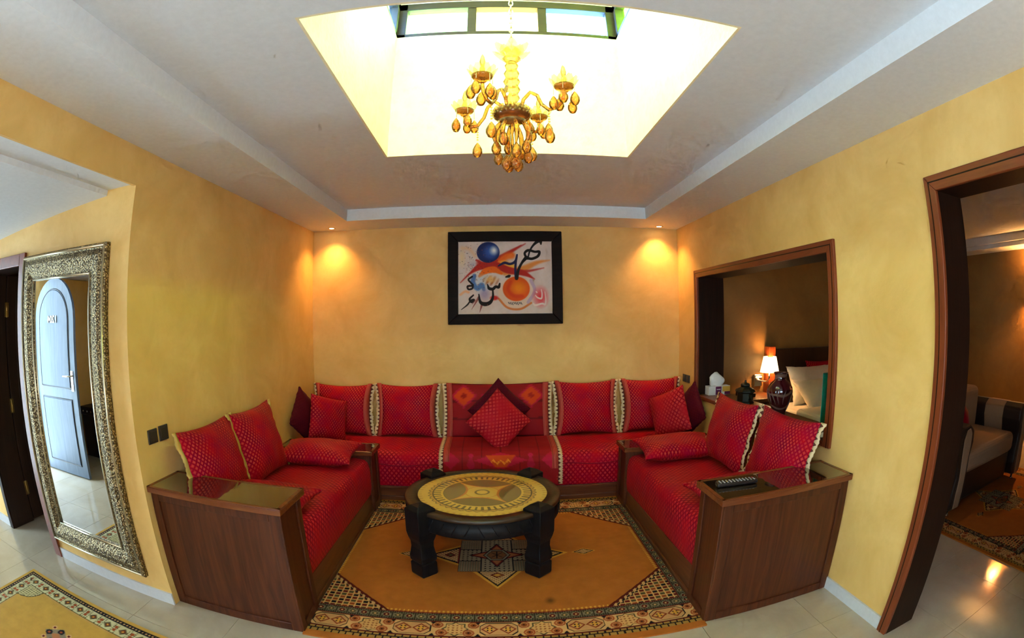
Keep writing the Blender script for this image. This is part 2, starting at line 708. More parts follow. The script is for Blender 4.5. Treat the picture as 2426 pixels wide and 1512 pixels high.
# entrance wall with doorway
ew = MB().box(XE - .12, XE, YN, .44, 0, 2.75).box(XE - .12, XE, 1.30, YJ, 0, 2.75).box(XE - .12, XE, .44, 1.30, 2.06, 2.75)
structure(ew.build('wall_entrance', OCHRE), 'ochre wall with the entrance doorway at the corridor end')
structure(box('wall_corridor_end', OCHRE_DIM, XE, -2.4, -.95, -.85, 0, 2.75), 'brownish wall behind the entrance door, seen in the mirror')
wf = MB().box(-2.4, -.95, YN - T, YN, 0, 2.75).box(1.15, XR, YN - T, YN, 0, 2.75).box(-.95, 1.15, YN - T, YN, 0, .98).box(-.95, 1.15, YN - T, YN, 2.12, 2.75)
structure(wf.build('wall_front', OCHRE), 'ochre wall behind the camera, with an added window')
w5 = empty('window_5', (.1, YN, .98))  # unseen window, added as an opening for the rear fill light
structure(w5, 'window added in the wall behind the camera for fill daylight')
fr = MB().box(-.95, 1.15, YN - .09, YN - .03, .98, 1.04).box(-.95, 1.15, YN - .09, YN - .03, 2.06, 2.12).box(-.95, -.89, YN - .09, YN - .03, .98, 2.12).box(1.09, 1.15, YN - .09, YN - .03, .98, 2.12)
fr.build('window_frame', TRIMWY, w5)
box('mullion', TRIMW, .07, .13, YN - .085, YN - .035, 1.04, 2.06, w5)
for p0, p1 in ((-.89, .07), (.13, 1.09)):
    box('pane', CLEARG, p0, p1, YN - .062, YN - .058, 1.04, 2.06, w5)
# small room behind the dark corridor door
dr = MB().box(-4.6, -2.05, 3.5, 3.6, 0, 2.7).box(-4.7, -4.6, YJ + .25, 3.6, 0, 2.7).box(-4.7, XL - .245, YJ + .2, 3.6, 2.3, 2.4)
structure(dr.build('wall_side_room', OCHRE_DIM), 'dim walls of the room behind the dark corridor door')
# right wall with door opening and hatch
XW = XR + .265
XD = XR + .22
NY0, NY1, NZ0, NZ1 = 2.209, 4.213, .842, 1.939
DY0, DY1, DZ = .10, 1.332, 2.112
rw = MB()
rw.box(XR, XW, NY1, YB + T, 0, 2.75).box(XR, XD, DY1, NY0 - .12, 0, 2.75).box(XR, XW, NY0 - .12, NY0, 0, 2.75).box(XR, XW, NY0, NY1, 0, NZ0 - .02).box(XR, XW, NY0, NY1, NZ1, 2.75)
rw.box(XR, XD, DY0, DY1, DZ, 2.75).box(XR, XD, YN - T, DY0, 0, 2.75)
structure(rw.build('wall_right', OCHRE), 'ochre stucco wall on the right with hatch and doorway')
# bedroom / salon beyond
BX = 6.4
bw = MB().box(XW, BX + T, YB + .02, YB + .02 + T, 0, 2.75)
structure(bw.build('wall_bedroom', OCHRE_DIM), 'dim ochre wall behind the bed headboard')
structure(box('wall_bedroom_side', OCHRE_DIM, BX, BX + T, YN, YB + .02, 0, 2.75), 'far ochre wall of the bedroom seen through the doorway')
structure(box('wall_bedroom_front', OCHRE_DIM, XD, BX + T, YN - T, YN, 0, 2.75), 'ochre wall closing the bedroom towards the camera side')
structure(MB().box(XD, BX, YN, YB + .02, 2.50, 2.6).build('ceiling_bedroom', WHITE), 'white ceiling of the bedroom')
c2 = MB().box(BX - .45, BX, YN, YB, 2.36, 2.5).box(BX - .52, BX - .45, YN, YB, 2.41, 2.5)
structure(c2.build('trim_1', WHITE), 'white stepped cornice along the bedroom ceiling')

# ceiling: soffit ring, tray faces, tray ceiling with the skylight opening
TX0, TX1, TY0, TY1 = -1.311, 1.385, -1.15, 4.239
cs = MB().box(XL - .01, TX0, YN, YB, ZC, ZT + .1).box(TX1, XR + .01, YN, YB, ZC, ZT + .1)
cs.box(TX0, TX1, TY1, YB, ZC, ZT + .1).box(TX0, TX1, YN, TY0, ZC, ZT + .1)
e_ = .012
cs.box(TX0, SX0 - e_, TY0, TY1, ZT, ZT + .1).box(SX1 + e_, TX1, TY0, TY1, ZT, ZT + .1)
cs.box(SX0 - e_, SX1 + e_, SY1 + e_, TY1, ZT, ZT + .1).box(SX0 - e_, SX1 + e_, TY0, SY0 - e_, ZT, ZT + .1)
structure(cs.build('ceiling', WHITE), 'white plaster tray ceiling with dropped border and skylight opening')
# corridor ceiling: pocket strip then lower field
cc = MB().box(-2.05, XL - .018, YN, YJ, 2.262, 2.6)
cc.prism([(-2.05, 2.232), (XE, 2.06), (XE, 2.6), (-2.05, 2.6)], 'y', YN, YJ)
structure(cc.build('ceiling_corridor', WHITE), 'white corridor ceiling stepping down beside the beam')

# skylight shaft, clerestory and roof
sh = MB()
W0 = .16
sh.box(SX0 - W0, SX0, SY0 - W0, SY1 + W0, ZT + .1, ZW0).box(SX1, SX1 + W0, SY0 - W0, SY1 + W0, ZT + .1, ZW0)
sh.box(SX0, SX1, SY1, SY1 + W0, ZT + .1, ZW0).box(SX0, SX1, SY0 - W0, SY0, ZT + .1, ZW0)
sh.box(SX0 - W0, SX0, SY0 - W0, SY1 + W0, ZW1, ZR).box(SX1, SX1 + W0, SY0 - W0, SY1 + W0, ZW1, ZR)
sh.box(SX0, SX1, SY1, SY1 + W0, ZW1, ZR).box(SX0, SX1, SY0 - W0, SY0, ZW1, ZR)
for sx in (SX0 - W0, SX1 + .03):
    for sy in (SY0 - W0, SY1 + .03):
        sh.box(sx, sx + W0 - .03, sy, sy + W0 - .03, ZW0, ZW1)
sh.box(SX0 - e_, SX0, SY0 - e_, SY1 + e_, ZT, ZT + .1).box(SX1, SX1 + e_, SY0 - e_, SY1 + e_, ZT, ZT + .1)
sh.box(SX0, SX1, SY1, SY1 + e_, ZT, ZT + .1).box(SX0, SX1, SY0 - e_, SY0, ZT, ZT + .1)
structure(sh.build('wall_skylight_shaft', SHAFT), 'cream stucco walls of the skylight shaft above the sitting area')
structure(box('ceiling_skylight', WHITE, SX0 - .30, SX1 + .30, SY0 - .30, SY1 + .30, ZR, ZR + .1), 'roof slab closing the skylight lantern')


def clerestory(n, horizontal, fixed, a0, a1, sgn, mats, label):
    """one side of the lantern: frame, two mullions and three coloured panes"""
    root = empty('window_%d' % n, ((a0 + a1) / 2, fixed, ZW0) if horizontal else (fixed, (a0 + a1) / 2, ZW0))
    structure(root, label)
    f0, f1 = fixed, fixed + sgn * .07
    fw = .055

    def bx(mb, p0, p1, z0, z1, d0=f0, d1=f1):
        if horizontal:
            mb.box(p0, p1, d0, d1, z0, z1)
        else:
            mb.box(d0, d1, p0, p1, z0, z1)
    fr = MB()
    bx(fr, a0 - .03, a1 + .03, ZW0, ZW0 + .028)
    bx(fr, a0 - .03, a1 + .03, ZW1 - .06, ZW1)
    bx(fr, a0 - .03, a0 + fw, ZW0, ZW1)
    bx(fr, a1 - fw, a1 + .03, ZW0, ZW1)
    fr.build('window_frame', OLIVEW, root, bev=.004)
    xs = [a0 + fw]
    w = (a1 - a0 - 2 * fw - 2 * .06) / 3
    for k in range(3):
        p0 = a0 + fw + k * (w + .06)
        if k:
            m = MB()
            bx(m, p0 - .06, p0, ZW0 + .028, ZW1 - .06, f0 + sgn * .005, f1 - sgn * .005)
            m.build('mullion', OLIVEW, root, bev=.004)
        g = MB()
        bx(g, p0 - .004, p0 + w + .004, ZW0 + .02, ZW1 - .05, f0 + sgn * .048, f0 + sgn * .054)
        g.build('pane', mats[k], root)
    return root


clerestory(1, True, SY1, SX0, SX1, 1, (G_GREEN, G_YELLOW, G_BLUE), 'skylight window with green, yellow and blue panes above the chandelier')
clerestory(2, True, SY0, SX0, SX1, -1, (G_BLUE, G_YELLOW, G_GREEN), 'skylight window on the camera side of the shaft')
clerestory(3, False, SX0, SY0, SY1, -1, (G_GREEN, G_YELLOW, G_BLUE), 'skylight window on the left of the shaft with a blue pane')
clerestory(4, False, SX1, SY0, SY1, 1, (G_GREEN2, G_YELLOW, G_GREEN2), 'skylight window on the right of the shaft with a green pane')

# skirting
structure(box('baseboard_right', SKIRT, XR - .012, XR, 1.385, 1.95, 0, .075), 'grey tile skirting on the right wall beside the doorway')
structure(box('baseboard_corridor', SKIRT, -2.955, XL, YJ - .012, YJ, 0, .075), 'grey tile skirting under the tall mirror')
structure(box('baseboard_corridor_left', SKIRT, XE, -3.80, YJ - .012, YJ, 0, .075), 'grey tile skirting left of the dark corridor door')
structure(box('baseboard_bedroom', SKIRT, BX - .015, BX, YN, YB, 0, .09), 'grey skirting along the far bedroom wall')


# ------------------------------------------------------------------ door and hatch casings
def casing_parts(root, y0, y1, z0, z1, wdt, bottom, mz, my, depth):
    """flat mahogany architrave on the right wall with a lining through the wall"""
    f = .018
    pr = MB().prism([(y1, z0), (y1 - wdt, z0 + (wdt if bottom else 0)), (y1 - wdt, z1 - wdt), (y1, z1)], 'x', XR - f, XR + .005)
    pr.build('casing', mz, root, bev=.004)
    pr = MB().prism([(y0, z0), (y0 + wdt, z0 + (wdt if bottom else 0)), (y0 + wdt, z1 - wdt), (y0, z1)], 'x', XR - f, XR + .005)
    pr.build('casing', mz, root, bev=.004)
    pr = MB().prism([(y0, z1), (y1, z1), (y1 - wdt, z1 - wdt), (y0 + wdt, z1 - wdt)], 'x', XR - f, XR + .005)
    pr.build('casing', my, root, bev=.004)
    e = .018
    for (a, b, c, d) in ((y0 + wdt * .38, y0 + wdt * .38 + .006, z0, z1 - wdt * .38), (y1 - wdt * .38 - .006, y1 - wdt * .38, z0, z1 - wdt * .38)):
        MB().box(XR - f - .0012, XR - f + .001, a, b, c, d).build('casing_groove', JAMB, root)
    MB().box(XR - f - .0012, XR - f + .001, y0 + wdt * .38, y1 - wdt * .38, z1 - wdt * .38 - .006, z1 - wdt * .38).build('casing_groove', JAMB, root)
    MB().box(XR + .002, XR + depth, y1 - wdt, y1 - wdt + .02, z0, z1 - wdt + .02).build('jamb_lining', JAMB, root)
    MB().box(XR + .002, XR + depth, y0 + wdt - .02, y0 + wdt, z0, z1 - wdt + .02).build('jamb_lining', JAMB, root)
    MB().box(XR + .002, XR + depth, y0 + wdt - .02, y1 - wdt + .02, z1 - wdt, z1 - wdt + .02).build('head_lining', JAMB, root)


t2 = empty('trim_2', (XR, 1.3, 0))
structure(t2, 'mahogany door casing with dark jamb at the right edge')
casing_parts(t2, .05, 1.383, 0, 2.163, .072, False, TRIMW, TRIMWY, .222)
t3 = empty('trim_3', (XR, 3.2, .82))
structure(t3, 'mahogany frame of the hatch between sofa and bedroom')
casing_parts(t3, 2.160, 4.262, .815, 1.988, .070, False, TRIMW, TRIMWY, .268)
MB().box(XR - .018, XR + .005, 2.16 + .07, 4.262 - .07, .815, .848).build('casing', TRIMWY, t3, bev=.004)
MB().box(XR + .002, XR + .31, 2.212, 4.21, .824, .846).build('sill_board', SILLW, t3, bev=.003)

# corridor door casing, leaf
t4 = empty('trim_4', (-3.4, YJ, 0))
structure(t4, 'mahogany casing around the dark corridor door')
MB().box(-3.04, -2.955, YJ - .022, YJ, 0, 2.008).build('casing', TRIMW, t4, bev=.004)
MB().box(-3.80, -3.74, YJ - .02, YJ, 0, 2.0).build('casing', JAMB, t4, bev=.004)
MB().box(-3.80, -3.04, YJ - .022, YJ, 1.93, 2.008).build('casing', TRIMWY, t4, bev=.004)
MB().box(-3.76, -3.738, YJ, 2.14, 0, 1.95).build('jamb_lining', DOORW, t4)
MB().box(-3.042, -3.02, YJ, 2.14, 0, 1.95).build('jamb_lining', DOORW, t4)
MB().box(-3.76, -3.02, YJ, 2.14, 1.93, 1.956).build('head_lining', DOORW, t4)
d2 = empty('door_1', (-3.74, 2.15, 0))
structure(d2, 'dark brown door standing open at the far left')
MB().box(-3.78, -3.74, 2.152, 2.88, .01, 1.93).build('leaf', DOORW, d2, bev=.003)
for z0, z1 in ((.14, .80), (.98, 1.80)):
    MB().box(-3.74, -3.732, 2.26, 2.78, z0, z1).build('panel', DOORW, d2, bev=.006)
for z in (.28, .94, 1.67):
    MB().box(-3.742, -3.733, 2.130, 2.172, z - .055, z + .055).tube([(-3.735, 2.152, z - .058), (-3.735, 2.152, z + .058)], .006).build('hinge', BRASS, d2)

# ------------------------------------------------------------------ sofas
ZL = .73                                     # top of the tall front arms
ZLB = .53                                    # top of the low rear arms


def sweep(mb, prof, axis, a, b, n=2, prof_b=None):
    """closed profile (two coordinates) swept along an axis, metric UVs; prof_b: profile at the far end"""
    m = len(prof)
    pb = prof_b or prof
    per = [0]
    for i in range(m):
        p, q = prof[i], prof[(i + 1) % m]
        per.append(per[-1] + math.hypot(q[0] - p[0], q[1] - p[1]))
    vs, uv, fs = [], [], []
    for k in range(n):
        t = k / (n - 1)
        s = a + (b - a) * t
        for i in range(m + 1):
            p, q = prof[i % m], pb[i % m]
            p = (p[0] * (1 - t) + q[0] * t, p[1] * (1 - t) + q[1] * t)
            vs.append((s, p[0], p[1]) if axis == 'x' else (p[0], s, p[1]))
            uv.append((s, per[i]))
    for k in range(n - 1):
        for i in range(m):
            fs.append((k * (m + 1) + i, k * (m + 1) + i + 1, (k + 1) * (m + 1) + i + 1, (k + 1) * (m + 1) + i))
    mb.add(vs, fs, uv, True)
    for k in (0, n - 1):
        f = [k * (m + 1) + i for i in range(m)]
        mb.add([vs[i] for i in f], [tuple(range(m))], [(vs[i][1], vs[i][2]) for i in f], False)


def arm(root, sx, x_in, y0, y1, ztop, glass, wall):
    """a panelled wooden arm: body, recessed front panel, lid with dark glass top"""
    xw = wall
    xa, xb = min(x_in, xw), max(x_in, xw)
    st = .055
    b = MB()
    b.box(xa, xb, y0 + .012, y1, 0, ztop - .035)                                   # carcass
    b.build('arm_body', WOOD, root)
    fr = MB()
    fr.box(xa, xa + st, y0, y0 + .02, 0, ztop - .035).box(xb - st, xb, y0, y0 + .02, 0, ztop - .035)
    fr.box(xa + st, xb - st, y0, y0 + .02, 0, .05).box(xa + st, xb - st, y0, y0 + .02, ztop - .035 - .05, ztop - .035)
    fr.build('panel_frame', WOOD, root, bev=.004)
    # end face stiles (towards the room)
    e = MB()
    s = -1 if x_in > xw else 1
    xi = x_in
    e.box(xi, xi - s * .012, y0, y0 + .05, 0, ztop - .035).box(xi, xi - s * .012, y1 - .05, y1, 0, ztop - .035)
    e.box(xi, xi - s * .012, y0 + .05, y1 - .05, 0, .05)
    e.build('end_frame', WOOD, root, bev=.003)
    ov = .028
    la, lb = (xa - (ov if x_in < xw else 0), xb + (ov if x_in > xw else 0))
    ld = MB()
    rim = .022
    ld.box(la, lb, y0 - ov, y1 + ov, ztop - .035, ztop - .006)
    ld.box(la, lb, y0 - ov, y0 - ov + rim, ztop - .006, ztop).box(la, lb, y1 + ov - rim, y1 + ov, ztop - .006, ztop)
    ld.box(la, la + rim, y0 - ov, y1 + ov, ztop - .006, ztop).box(lb - rim, lb, y0 - ov, y1 + ov, ztop - .006, ztop)
    lid = ld.build('arm_lid', TRIMWX, root, bev=.003)
    g = MB().box(la + rim, lb - rim, y0 - ov + rim, y1 + ov - rim, ztop - .008, ztop - .002).build('lid_glass', LIDGLASS, root)
    adopt_sub(g, lid)


def adopt_sub(o, parent):
    """make a part of a part (both already in the same coordinates)"""
    inv = parent.matrix_parent_inverse.copy()
    o.parent = parent
    o.matrix_parent_inverse = Matrix.Identity(4)


TRIMWX = wood('lid_wood', (.10, .026, .009, 1), (.17, .045, .014, 1), (.24, .075, .022, 1), 0, .25)
LIDGLASS = NT('dark_lid_glass').set(color=(.022, .013, .007, 1), rough=.03, spec=.9, coat=1.0, coatr=.02).m


def side_sofa(side, xin, xw, yf, label, cat='sofa'):
    """side -1 left, 1 right; xin: front line of the base; xw: wall"""
    root = empty('side_sofa', ((xin + xw) / 2, 2.9, 0))
    tag(root, label, cat, 'red wooden-armed side sofas')
    arm(root, side, xin, yf, yf + .265, ZL, True, xw - side * .004)
    arm(root, side, xin, 3.70, 3.93, ZLB, True, xw - side * .004)
    y0, y1 = yf + .265, 3.70
    # base rail, tapering a little like the photograph's
    d = side
    xi = xin + d * .012
    rail = MB()
    za, zb = .200, .158
    v = []
    for (y, z) in ((y0, za), (y1, zb)):
        v += [(xi, y, 0), (xi, y, z), (xi + d * .05, y, z), (xi + d * .05, y, 0)]
    rail.add(v, [(0, 1, 5, 4), (1, 2, 6, 5), (2, 3, 7, 6), (3, 0, 4, 7), (0, 3, 2, 1), (4, 5, 6, 7)])
    rail.build('base_rail', WOODY, root, bev=.003)
    MB().box(xi - d * .010, xi + d * .03, y0, y1, 0, .035).build('plinth_moulding', WOODY, root, bev=.004)
    MB().box(xi + d * .05, xw - d * .004, y0, y1, .06, .155).build('platform', WOODY, root)
    # mattress

    def prof(z0, z1):
        x0 = xi + d * .004
        xb_ = xw - d * .03
        return [(x0, z0), (x0 - d * .012, z0 + .07), (x0 - d * .010, z1 - .09), (x0 + d * .004, z1 - .03), (x0 + d * .03, z1 - .006), (x0 + d * .10, z1 + .004),
                (x0 + d * .35, z1 + .012), (xb_ - d * .1, z1), (xb_, z1 - .03), (xb_, z0)]
    m = MB()
    sweep(m, prof(.198, .492), 'y', y0 + .003, y1 - .003, 12, prof(.157, .462))
    m.build('mattress', REDSEAT, root)
    return root


side_sofa(-1, -.99, XL, 1.925, 'red brocade sofa with panelled wooden arms along the left wall')
side_sofa(1, 1.05, XR, 1.945, 'red brocade sofa with panelled wooden arms along the right wall, under the hatch')

bs = empty('long_sofa', (0, 4.3, 0))
tag(bs, 'long red brocade sofa on a low wooden base along the back wall', 'sofa')
MB().box(XL + .004, XR - .004, 3.995, 4.04, .012, .135).build('base_rail', WOODX, bs, bev=.003)
MB().box(XL + .004, XR - .004, 3.982, 4.0, 0, .045).build('plinth_moulding', WOODX, bs, bev=.004)
MB().box(XL + .004, XR - .004, 3.982, 4.0, .115, .137).build('top_moulding', WOODX, bs, bev=.004)
MB().box(XL + .004, XR - .004, 4.04, 4.69, .05, .135).build('platform', WOODX, bs)
p = [(3.998, .138), (3.984, .20), (3.984, .30), (3.990, .365), (4.01, .405), (4.05, .432), (4.15, .452), (4.4, .468), (4.62, .462), (4.685, .42), (4.685, .138)]
m = MB()
sweep(m, p, 'x', XL + .006, XR - .006, 40)
m.build('mattress', REDSEAT, bs)
MB().tube([(XL + .02 + (XR - XL - .04) * k / 24, 3.983, .335 + .012 * math.sin(k * 1.7)) for k in range(25)], .0045, 6).build('piping', RED, bs)

# ------------------------------------------------------------------ cushions


def cushion(name, w, h, t, mat, loc, rot, label, group=None, trims=(), seed=0, pinch=.10, cat='cushion', lace=None, n=22, braid=True):
    """pillow: width along x, height along z, front towards -y; rot: euler; trims: sides carrying lace"""
    hw, hh = w / 2, h / 2
    s = np.sin(np.linspace(-math.pi / 2, math.pi / 2, n))
    U, V = np.meshgrid(s, s)
    X = hw * U * (1 - pinch * (1 - V ** 2))
    Z = hh * V * (1 - pinch * (1 - U ** 2))
    B = ((1 - np.abs(U) ** 2.4).clip(0) ** .55) * ((1 - np.abs(V) ** 2.4).clip(0) ** .55)
    wr = np.zeros_like(U)
    for i in range(n):
        for j in range(n):
            wr[i, j] = noise.noise(Vector((X[i, j] * 7 + seed * 3.1, Z[i, j] * 7, seed * 1.7)))
    wr2 = np.sin(np.arctan2(V, U) * 26 + seed) * np.clip(np.hypot(U, V) - .6, 0, 1)
    Y = t / 2 * B * (1 + .16 * wr) + .010 * wr2 * (B > 0.02)
    mb = MB()
    vs, fs, uv = [], [], []
    for sg in (-1, 1):
        b = len(vs)
        for i in range(n):
            for j in range(n):
                vs.append((X[i, j], sg * Y[i, j], Z[i, j]))
                uv.append((U[i, j] * hw + .5, V[i, j] * hh + .5))
        for i in range(n - 1):
            for j in range(n - 1):
                f = (b + i * n + j, b + i * n + j + 1, b + (i + 1) * n + j + 1, b + (i + 1) * n + j)
                fs.append(f if sg < 0 else f[::-1])
    mb.add(vs, fs, uv, True)
    o = mb.build(name, mat)
    import bmesh
    bm = bmesh.new()
    bm.from_mesh(o.data)
    bmesh.ops.remove_doubles(bm, verts=bm.verts, dist=1e-5)
    bmesh.ops.recalc_face_normals(bm, faces=bm.faces)
    bm.to_mesh(o.data)
    bm.free()
    o.location = loc
    o.rotation_euler = rot
    tag(o, label, cat, group)
    for sd in trims:
        m1, m2 = MB(), MB()
        k = 40
        L1, u1, f1, L2, u2, f2 = [], [], [], [], [], []
        for i in range(k + 1):
            v = -1 + 2 * i / k
            x = hw * (1 - pinch * (1 - v * v))
            z = hh * v
            zig = .026 + .007 * (i % 2) + .004 * math.sin(i * .9 + seed)
            wav = .010 * math.sin(i * .55 + seed) - .012
            for (xx, yy, u_) in ((x - .010, -.013, 0), (x + zig * .5, wav, .5), (x + zig, wav * .6, 1)):
                L1.append((sd * xx, yy, z))
                u1.append((u_, z))
            yf = -t / 2 * ((1 - min(1, (x - .045) / hw) ** 2.4) ** .55) * ((1 - abs(v) ** 2.4) ** .55) - .006
            for (xx, yy, u_) in ((x - .046, yf, 1), (x - .022, yf * .78 - .006, .5), (x - .004, -.016, 0)):
                L2.append((sd * xx, yy, z))
                u2.append((u_, z))
        for i in range(k):
            for c in range(2):
                f = (i * 3 + c, i * 3 + c + 1, (i + 1) * 3 + c + 1, (i + 1) * 3 + c)
                f1.append(f)
                f2.append(f)
        m1.add(L1, f1, u1, True)
        a = m1.build('lace_trim', lace or LACE, o, False)
        a.modifiers.new('solid', 'SOLIDIFY').thickness = .003
        if braid:
            m2.add(L2, f2, u2, True)
            a = m2.build('braid_trim', BRAID, o, False)
            a.modifiers.new('solid', 'SOLIDIFY').thickness = .003
    return o


TL = R(-13)
YC = 4.545
zc_ = .705
GB = 'red cushions along the back of the long sofa'
cushion('cushion', .60, .50, .20, RED, (-1.455, YC, zc_), (TL, 0, 0), 'red diamond-patterned back cushion at the left end of the long sofa', GB, (-1, 1), 1)
cushion('cushion', .60, .51, .20, RED, (-.815, YC, zc_ + .003), (TL, 0, 0), 'red diamond-patterned back cushion just left of the embroidered centre cushion', GB, (-1, 1), 2)
cushion('cushion', .60, .52, .20, RED, (.865, YC, zc_ + .012), (TL, 0, 0), 'red diamond-patterned back cushion just right of the embroidered centre cushion', GB, (-1, 1), 3)
cushion('cushion', .60, .52, .20, RED, (1.515, YC, zc_ + .012), (TL, 0, R(-2)), 'red diamond-patterned back cushion at the right end of the long sofa', GB, (-1, 1), 4)


# embroidered centre cushion, coloured per vertex
def tri(v):
    return np.abs(((v + .5) % 1.0) - .5) * 2


def throw_colours(X, Z):
    """deep red woven cloth with orange and magenta figures; X across (0 = centre), Z along"""
    C = np.zeros(X.shape + (3,))
    C[:] = s2l((.56, .05, .09))
    band = (np.abs(((Z * 6.0) % 1) - .5) < .06)
    C[band] = s2l((.40, .02, .07))
    for cx, sc, c1, c2 in ((-.31, 1.0, (.80, .24, .05), (.70, .05, .20)), (.31, 1.0, (.80, .24, .05), (.70, .05, .20))):
        d = np.abs(X - cx) / .10 + np.abs(Z - .13) / .09
        C[d < 1.25] = s2l(c2)
        C[d < 1.0] = s2l(c1)
        C[d < .35] = s2l((.62, .08, .05))
    for cx in (-.13, -.065, 0, .065, .13):
        d = np.hypot(X - cx, Z - .13)
        C[d < .015] = s2l((.70, .05, .22))
    return C


def vcushion(name, w, h, t, fn, mat, loc, rot, label, n=60, pinch=.06):
    hw, hh = w / 2, h / 2
    s = np.sin(np.linspace(-math.pi / 2, math.pi / 2, n))
    U, V = np.meshgrid(s, s)
    X = hw * U * (1 - pinch * .35 * (1 - V ** 2))
    Z = hh * V * (1 - pinch * (1 - U ** 2))
    B = ((1 - np.abs(U) ** 2.6).clip(0) ** .5) * ((1 - np.abs(V) ** 2.6).clip(0) ** .5)
    C = fn(X, Z)
    P1 = np.stack([X, -t / 2 * B, Z], -1)
    P2 = np.stack([X[:, ::-1], t / 2 * B[:, ::-1], Z[:, ::-1]], -1)
    P = np.concatenate([P1, P2], 1)
    me = grid_mesh(name, P, np.concatenate([C, C[:, ::-1]], 1), None, mat, wrap=True)
    o = link(name, me)
    o.location, o.rotation_euler = loc, rot
    tag(o, label, 'cushion')
    return o


cc_ = vcushion('embroidered_cushion', .96, .52, .19, throw_colours, THROWM, (.035, YC - .005, zc_ + .008), (TL, 0, 0), 'wide dark red embroidered cushion with orange motifs in the middle of the long sofa')
for sd in (-1, 1):
    k = 40
    L1, u1, L2, u2, f1 = [], [], [], [], []
    for i in range(k + 1):
        v = -1 + 2 * i / k
        z = .255 * v
        x = .48 * (1 - .021 * (1 - v * v))
        zig = .034 + .006 * (i % 2)
        th = .085 * ((1 - .91 ** 2.6) ** .5) * ((1 - abs(v) ** 2.6) ** .5)
        for (xx, yy, u_) in ((x - .012, -.012, 0), (x + zig * .5, -.024, .5), (x + zig, -.010, 1)):
            L1.append((sd * xx, yy, z))
            u1.append((u_, z))
        for (xx, yy, u_) in ((x - .055, -th - .012, 1), (x - .028, -th * .8 - .012, .5), (x - .004, -.018, 0)):
            L2.append((sd * xx, yy, z))
            u2.append((u_, z))
    for i in range(k):
        for c in range(2):
            f1.append((i * 3 + c, i * 3 + c + 1, (i + 1) * 3 + c + 1, (i + 1) * 3 + c))
    for nm, L, u, mt in (('lace_trim', L1, u1, LACE), ('braid_trim', L2, u2, BRAID)):
        mm = MB()
        mm.add(L, f1, u, True)
        a = mm.build(nm, mt, cc_, False)
        a.modifiers.new('solid', 'SOLIDIFY').thickness = .003

# throw over the seat
TXA, TXB = -.435, .535


def seat_path(n=70):
    """points (y, z) over the seat from the cushions to the hanging hem"""
    pts = [(4.44, .474), (4.25, .466), (4.12, .456), (4.05, .441), (4.005, .413), (3.983, .37), (3.976, .30), (3.975, .22), (3.978, .150)]
    d = [0]
    for a, b in zip(pts, pts[1:]):
        d.append(d[-1] + math.hypot(b[0] - a[0], b[1] - a[1]))
    s = np.linspace(0, d[-1], n)
    return np.interp(s, d, [p[0] for p in pts]), np.interp(s, d, [p[1] for p in pts]), s


py, pz, ps = seat_path()
nx = 120
xs = np.linspace(TXA, TXB, nx)
X, S = np.meshgrid(xs, ps)
Xc = X - (TXA + TXB) / 2
C = np.zeros(X.shape + (3,))
C[:] = s2l((.58, .05, .09))
C[(np.abs(((Xc * 6.2 + .5) % 1) - .5) < .03)] = s2l((.44, .02, .07))
sm = .47                                      # the row of figures lies on the front roll
lo = S - sm
for cx in (0.0, -.42, .42):
    big = cx == 0
    w = .13 if big else .11
    d = np.abs(Xc - cx) / (.22 if big else .08) + np.abs(lo - .015) / .075
    C[d < 1] = s2l((.72, .05, .20))
    if big:
        m_ = (lo > -.035) & (lo < .075) & (np.abs(Xc) < .13 - .75 * (lo + .035))
        C[m_] = s2l((.80, .26, .05))
        zz = np.abs(tri(Xc * 16) * .035 - (lo - .01)) < .007
        C[m_ & zz] = s2l((.95, .55, .12))
for cx in (-.25, .25):
    C[(np.abs(Xc - cx) / .035 + np.abs(lo - .05) / .08) < 1] = s2l((.68, .05, .20))
    C[np.hypot(Xc - cx, lo + .03) < .02] = s2l((.74, .08, .26))
nz = np.array([[.004 * noise.noise(Vector((x * 6, s * 9, 2))) for x in xs] for s in ps])
P = np.stack([X, py[:, None] + 0 * X - nz * .5, pz[:, None] + .004 + nz * (np.linspace(1, .2, len(ps))[:, None])], -1)
th = link('seat_throw', grid_mesh('seat_throw', P, C, None, THROWM))
th.modifiers.new('solid', 'SOLIDIFY').thickness = .004
tag(th, 'dark red woven throw with orange figures draped over the middle of the seat', 'throw')
for sd, x0 in ((-1, TXA), (1, TXB)):
    for nm, mt, w0, w1 in (('braid_trim', BRAID, -.055, -.002), ('lace_trim', LACE, -.004, .038)):
        L, u, f = [], [], []
        for i in range(len(ps)):
            for j, t_ in enumerate((0, 1)):
                zg = (.008 * (i % 2) if (j and nm == 'lace_trim') else 0)
                xx = x0 + sd * (w0 + (w1 - w0 - zg) * t_)
                L.append((xx, py[i] - .004, pz[i] + .009 - (.004 if (j and nm == 'lace_trim') else 0)))
                u.append((t_ if nm == 'lace_trim' else 1 - t_, ps[i]))
        for i in range(len(ps) - 1):
            f.append((i * 2, i * 2 + 1, i * 2 + 3, i * 2 + 2))
        mm = MB()
        mm.add(L, f, u, True)
        a = mm.build(nm, mt, th)
        a.modifiers.new('solid', 'SOLIDIFY').thickness = .003

